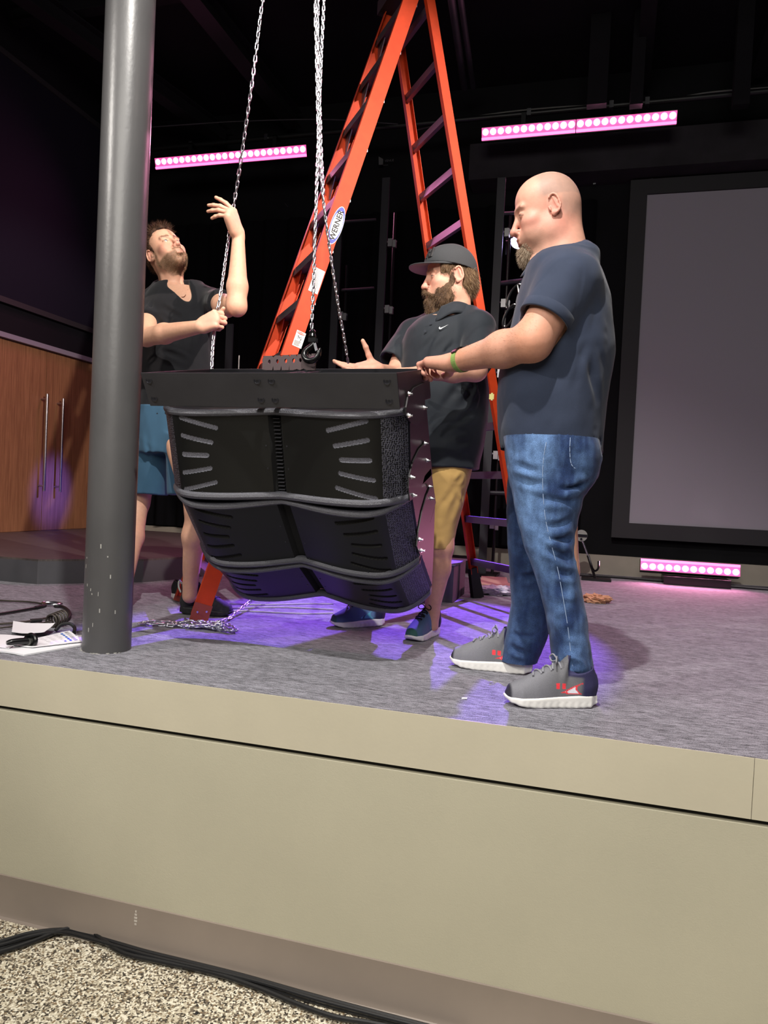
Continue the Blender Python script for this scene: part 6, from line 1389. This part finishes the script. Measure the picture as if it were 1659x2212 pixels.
# ================================================== the man pulling the chain
def left_man():
    Yc = 3.42
    root = thing('person', 'man in a black v-neck shirt and blue shorts looking up while pulling a chain', 'person', tuple(G(420, 1318)))
    H = Head(W(358, 549, 3.40), (.66, -.50, .50), (-.5, .05, .86), (1.10, 1.08, 1.12))
    S = Sdf(); H.build(S, lids=0., jaw=1.02, brow=.9, nose=.95)
    nk = W(382, 640, 3.44)
    S.cone(H.w((-.035, 0, -.05)), nk+[-.01, 0, -.02], .058, .066, k=.03); S.cone(H.w((.005, 0, -.075)), nk+[.01, -.02, -.02], .044, .052, k=.03)
    for s_ in (-1, 1): S.cone(H.w((-.02, s_*.05, -.05)), nk+[.02+.02*s_, -.045, -.045], .014, .010, k=.02)
    S.cone(W(340, 650, 3.40), W(392, 664, 3.34), .012, .010, k=.02); S.cone(W(410, 664, 3.34), W(452, 650, 3.38), .012, .010, k=.02)
    S.loft(px_rows([(622, 345, 425, .07), (645, 325, 455, .10), (700, 315, 455, .12), (860, 315, 440, .11)], Yc, .1), k=.03)
    shL, elL, wrL = W(462, 655, 3.40), W(512, 662, 3.12), W(515, 512, 3.16)
    S.cone(shL, elL, .056, .046, k=.02); S.ell(elL*.5+shL*.5+[0, 0, -.012], (.06, .05, .052), k=.03); S.cone(elL, elL*.72+wrL*.28, .044, .049, k=.02); S.cone(elL*.72+wrL*.28, wrL, .048, .029, k=.02); S.cone(wrL, wrL+[0, 0, .02], .029, .029, k=.01)
    d = unit(np.array([-.18, -.50, .84])); n = unit([-.94, .11, -.16]); 
    s_ = np.cross(n, d); s_ = s_+.38*d; 
    hand(S, wrL+d*.01, unit(d+.0*n), n, np.cross(n, d), [(.62, .20, .12), (.95, .25, .15), (1.12, .25, .15), (1.25, .3, .18)], sc=1.16, thumb=(.35, .8, .55), tcurl=(.1, .2), wr=.029, spread=.10)
    shR, elR, wrR = W(322, 660, 3.44), W(316, 728, 3.18), W(432, 706, 3.03)
    S.cone(shR, elR, .056, .047, k=.02); S.cone(elR, elR*.65+wrR*.35, .045, .049, k=.02); S.cone(elR*.65+wrR*.35, wrR, .048, .031, k=.02)
    d2 = unit([1, -.05, .40]); n2 = unit([.15, 1, -.1]); hand(S, wrR, d2, n2, np.cross(d2, n2), [(1.25, 1.55, 1.0)]*4, sc=1.05, thumb=(.8, .25, .7), tcurl=(.5, .5), wr=.031, spread=.03, fr=1.1)
    hpR, knR, anR = W(325, 960, 3.46), W(300, 1085, 3.42), G(232, 1330)+[0, .12, .10]
    hpL, knL, anL = W(390, 960, 3.36), W(425, 1100, 3.14), W(411, 1262, 3.22)
    S.cone(hpR, knR, .08, .056, k=.03); S.cone(knR, knR*.6+anR*.4, .052, .055, k=.03); S.cone(knR*.6+anR*.4, anR, .054, .035, k=.03)
    S.cone(hpL, knL, .08, .056, k=.03); S.cone(knL, knL*.65+anL*.35, .052, .058, k=.03); S.cone(knL*.65+anL*.35, anL, .057, .037, k=.03); S.cone(anL, anL-[0, 0, .06], .037, .037, k=.01)
    hc = H.w((0, 0, 0)); hl = W(498, 458, 3.13); hr = W(466, 692, 3.03)
    V, F = S.mesh([-2.65, 2.72, .04], [-1.4, 3.75, 2.3], .008, disp=lambda P: .0012*vnoise(P, 12, 3), fine=[(hc-[.12, .13, .13], hc+[.14, .12, .13], .0027), (hl-[.09, .10, .10], hl+[.07, .12, .08], .0028), (hr-[.06, .07, .05], hr+[.06, .07, .06], .0028)]); N = vnormals(V, F); q = H.loc(V); x, y, z = q.T; on = (V[:, 0] < -1.93) & (V[:, 2] > 1.72); n1 = fbm(V, 30, 2); n2 = fbm(V, 9, 5)
    col = np.tile(L('c99a80'), (len(V), 1)); red = .5*np.exp(-((x-.115)/.02)**2-((z+.035)/.022)**2)+.4*np.exp(-((x-.07)/.03)**2-((z+.03)/.03)**2)+.5*np.exp(-((x+.012)/.03)**2-((z+.005)/.04)**2)*(np.abs(y) > .07)
    col = mixc(col, SKIN_RED, on*np.clip(red+.1*n2, 0, .8)); lip = on*np.exp(-((z+.0735)/.0095)**4)*(x > .096)*(np.abs(y) < .017); col = mixc(col, L('b4776a'), lip*.6)
    brow = on*np.exp(-((z-.022)/.005)**2)*sm(x, .065, .08)*(np.abs(y) > .012)*(np.abs(y) < .05); col = mixc(col, L('5a4030'), brow*.7)
    st = on*np.maximum(sm(-z, .058, .075)*sm(x, -.01, .03)*(z > -.14)*(lip < .3)*(x > .0), np.exp(-((z+.0575)/.006)**2)*(x > .08)*(np.abs(y) < .03)); st = np.maximum(st, on*np.exp(-((x-.008)/.012)**2)*sm(-z, -.02, .02)*(z > -.09)*(np.abs(y) > .05))
    col = mixc(col, L('7a5e48'), np.clip(st*(.75+.25*n1), 0, .85)); hm = np.exp(-(np.linalg.norm(V-hl, axis=1)/.10)**2)+np.exp(-(np.linalg.norm(V-hr, axis=1)/.08)**2); col = mixc(col, L('d79f8d'), np.clip(hm, 0, 1)*.6)
    col = mixc(col, L('4a2f26'), on*H.lash(q, 0.)*.8); body = obj('body', V, F, 'skin', root, smooth=True, col=col); H.eyeballs(body, (.45, -.35, .8)); f_, u_ = H.M[:, 0], H.M[:, 2]
    i = np.nonzero(st > .35)[0]; i = np.random.default_rng(1).choice(i, min(5000, len(i)), replace=False)
    hairs('beard_hair', V[i], N[i], 'hair', body, .008, lambda P, Nn: Nn*.6-u_*.7, width=.0004, colfn=lambda P, r: mixc(np.tile(L('4c3828'), (len(P), 1)), L('a88e6c'), r.uniform(0, 1, len(P))**1.5), curl=.25, seed=3)
    i = np.nonzero(brow > .3)[0]; i = i[::max(1, len(i)//300)]; hairs('eyebrow', V[i], N[i], 'hair', body, .007, lambda P, Nn: Nn*.5+u_*.2, width=.0003, colfn=lambda P, r: np.tile(L('5a4030'), (len(P), 1)), seed=5)
    # hair
    Hh = Sdf(); H.ell(Hh, (-.020, 0, .050), (.103, .083, .083), .02); H.ell(Hh, (.035, 0, .092), (.055, .055, .030), .03); H.ell(Hh, (-.065, 0, -.005), (.052, .066, .058), .03)
    for s_ in (-1, 1): H.ell(Hh, (.010, s_*.068, .018), (.014, .011, .030), .012); H.ell(Hh, (-.008, s_*.083, -.014), (.028, .020, .034), .006, 's')
    H.ell(Hh, (.088, 0, .028), (.055, .064, .052), .012, 's')
    h_, hf = Hh.mesh(hc-.2, hc+.2, .003, disp=lambda P: .0045*fbm(P, 38, 7, 3)); hn = vnormals(h_, hf); obj('hair', h_, hf, 'hair_base', body, smooth=True, col=mixc(np.tile(L('20140f'), (len(h_), 1)), L('5a4030'), np.clip(.35+.5*fbm(h_, 60, 4), 0, 1)))
    i = np.random.default_rng(2).choice(len(h_), min(7000, len(h_)), replace=False); ql = H.loc(h_[i]); ln = np.where(ql[:, 2] > .09, .030, .013)
    hairs('hair_strands', h_[i], hn[i], 'hair', body, ln, lambda P, Nn: Nn*.6+f_*.35+u_*.1, width=.0005, colfn=lambda P, r: mixc(np.tile(L('20140e'), (len(P), 1)), L('6a4a34'), r.uniform(0, 1, len(P))**1.5), curl=.3, seed=8)
    # v-neck shirt
    T = Sdf(); rws = px_rows([(612, 340, 428, .07), (630, 322, 458, .10), (660, 308, 466, .125), (720, 303, 462, .135), (790, 303, 454, .13), (870, 305, 446, .13), (905, 305, 442, .13)], Yc, .12); T.loft(rws, k=.02)
    T.cone(W(405, 626, 3.44), W(455, 650, 3.42), .045, .060, k=.04); T.cone(W(350, 622, 3.46), W(322, 655, 3.45), .048, .062, k=.04)
    svL = W(478, 654, 3.31); T.cone(shL, svL, .068, .070, k=.03, cut=True); svR = W(318, 696, 3.30); T.cone(shR, svR, .070, .070, k=.03, cut=True)
    fc_ = np.array([.28, -.96, 0]); top = W(385, 596, 3.35); bot = W(404, 650, 3.27); T.cone(H.w((-.03, 0, -.06)), nk+[0, 0, -.005], .060, .066, k=.008, mode='s')
    T.cone(W(386, 610, 3.36), bot+[0, .03, 0], .062, .010, k=.006, mode='s')
    ff = lambda a, b, Y=3.29: W(a, b, Y)
    fl = folds([(ff(400, 665), ff(405, 760), .005, .012), (ff(450, 665, 3.33), ff(415, 760), .006, .016), (ff(330, 680), ff(385, 740), .005, .014), (ff(345, 660), ff(395, 690), .004), (ff(440, 720), ff(420, 800), .006, .016), (ff(380, 770), ff(440, 790), .004, .014), (ff(345, 755), ff(400, 775), .005), (ff(330, 640), ff(320, 700), .004, .008), (ff(455, 645, 3.34), ff(450, 690, 3.34), .005, .008)], .012)
    v, f = T.mesh([-2.6, 3.1, rws[-1][0]-.02], [-1.7, 3.75, 1.85], .0058, disp=lambda P: 1.4*fl(P)+.003*fbm(P, (8, 8, 6), 44)+.001*fbm(P, (28, 28, 18), 9, 2), smooth=2); obj('v_neck_shirt', v, f, 'black_tee', root, smooth=True)
    np_ = spline([W(368, 618, 3.36), W(385, 638, 3.33), W(398, 641, 3.325), W(406, 626, 3.35)], 30); MB().tube(np_, .0022, 6).build('necklace', mat('cord_brown', '6a3a28', .6), root, smooth=True)
    # shorts
    J = Sdf(); J.loft(px_rows([(880, 296, 440, .13), (930, 294, 438, .13), (980, 292, 436, .13)], 3.42, .13), k=.03)
    a_ = px_rows([(940, 290, 372, .10), (1000, 288, 362, .095), (1062, 288, 357, .088), (1068, 288, 357, .088)], 3.42, .1); b_ = px_rows([(940, 362, 440, .10), (1000, 365, 440, .095), (1070, 368, 436, .088)], 3.38, .1); J.loft(a_, k=.02); J.loft(b_, k=.02)
    v, f = J.mesh([-2.6, 3.15, a_[-1][0]-.03], [-1.7, 3.7, 1.1], .006, disp=lambda P: folds([(W(320, 930, 3.3), W(330, 1050, 3.3), .005, .014), (W(300, 950, 3.32), W(345, 980, 3.3), .003, .014)])(P)+.004*fbm(P, (10, 10, 4), 53), smooth=2); obj('shorts', v, f, 'blue_shorts', root, smooth=True)
    # boots
    def bf_(q):
        x, y, z = q.T; c = np.tile(L('17181a'), (len(q), 1)); c = mixc(c, L('2b2d2e'), np.clip(.4+.6*fbm(q, 40, 3), 0, 1)); red = (z > .118) & (z < .17) & (x > .02) & (x < .066) & (np.abs(y) > .02); return np.where(red[:, None], L('c41f33'), c)
    def boot(h_, t_):
        s1 = bpy.data.objects.new('ankle_boot', None); COL.objects.link(s1); s1.parent = root; s1.location = h_-BASE[root.name]; BASE[s1.name] = h_*1.
        f = unit(t_-h_); s = np.linalg.norm(t_-h_)/.3; P = shoe(s1, h_, t_, None, bf_, 'sole_boot', lace='lace_black', wd_=1.0)
        U = Sdf(); U.cone(P(.048, 0, .09), P(.046, 0, .172), .044, .047, k=.02, cut=True); U.cone(P(.07, 0, .08), P(.075, 0, .16), .036, .034, k=.03, cut=True); U.cone(P(.048, 0, .15), P(.048, 0, .23), .040, .044, k=.003, mode='s')
        lo, hi = box_of(h_, t_, pad=.07); hi[2] = .21; lo[2] = .05; v, fc2 = U.mesh(lo, hi, .003, disp=lambda Q: .0008*fbm(Q, 40, 2)); loc = np.stack([((v-h_)@f)/s, ((v-h_)@np.cross([0, 0, 1.], f))/s, v[:, 2]/s], 1)
        obj('shaft', v, fc2, 'shoe_fabric', s1, smooth=True, col=bf_(loc))
        MB().tube(spline([P(.0, 0, .165), P(-.02, .0, .185), P(-.022, 0, .15), P(-.008, 0, .12)], 14), .005, 6).build('pull_loop', 'pull_grey', s1, smooth=True)
    mat('sole_boot', '18191a', .6); mat('pull_grey', '8a8a84', .7)
    h1, t1 = G(392, 1327), G(503, 1334); h1 = h1+unit(h1)*.03; t1 = t1+unit(t1)*.03; h1[2] = t1[2] = 0; boot(h1, t1)
    h2 = G(236, 1330); h2[2] = 0; boot(h2+[-.02, .16, 0], h2+[.02, -.12, 0])
left_man()

# a low canvas shoe standing behind the boot
def canvas_shoe():
    h = G(352, 1297)+[0, .04, 0]; h[2] = 0; root = thing('canvas_shoe', 'low black canvas shoe with a white rubber sole behind the black boot', 'shoe', tuple(h+[0, .05, 0]))
    def cf(q):
        c = np.tile(L('15191a'), (len(q), 1)); m = np.abs(np.hypot(q[:, 0]-.075, q[:, 2]-.068)-.013) < .003; return np.where((m & (np.abs(q[:, 1]) > .01))[:, None], L('d8d8d4'), c)
    shoe(root, h+[.01, .05, 0], h+[.27, .06, 0], None, cf, 'sole_white', lace='sole_white')
canvas_shoe()
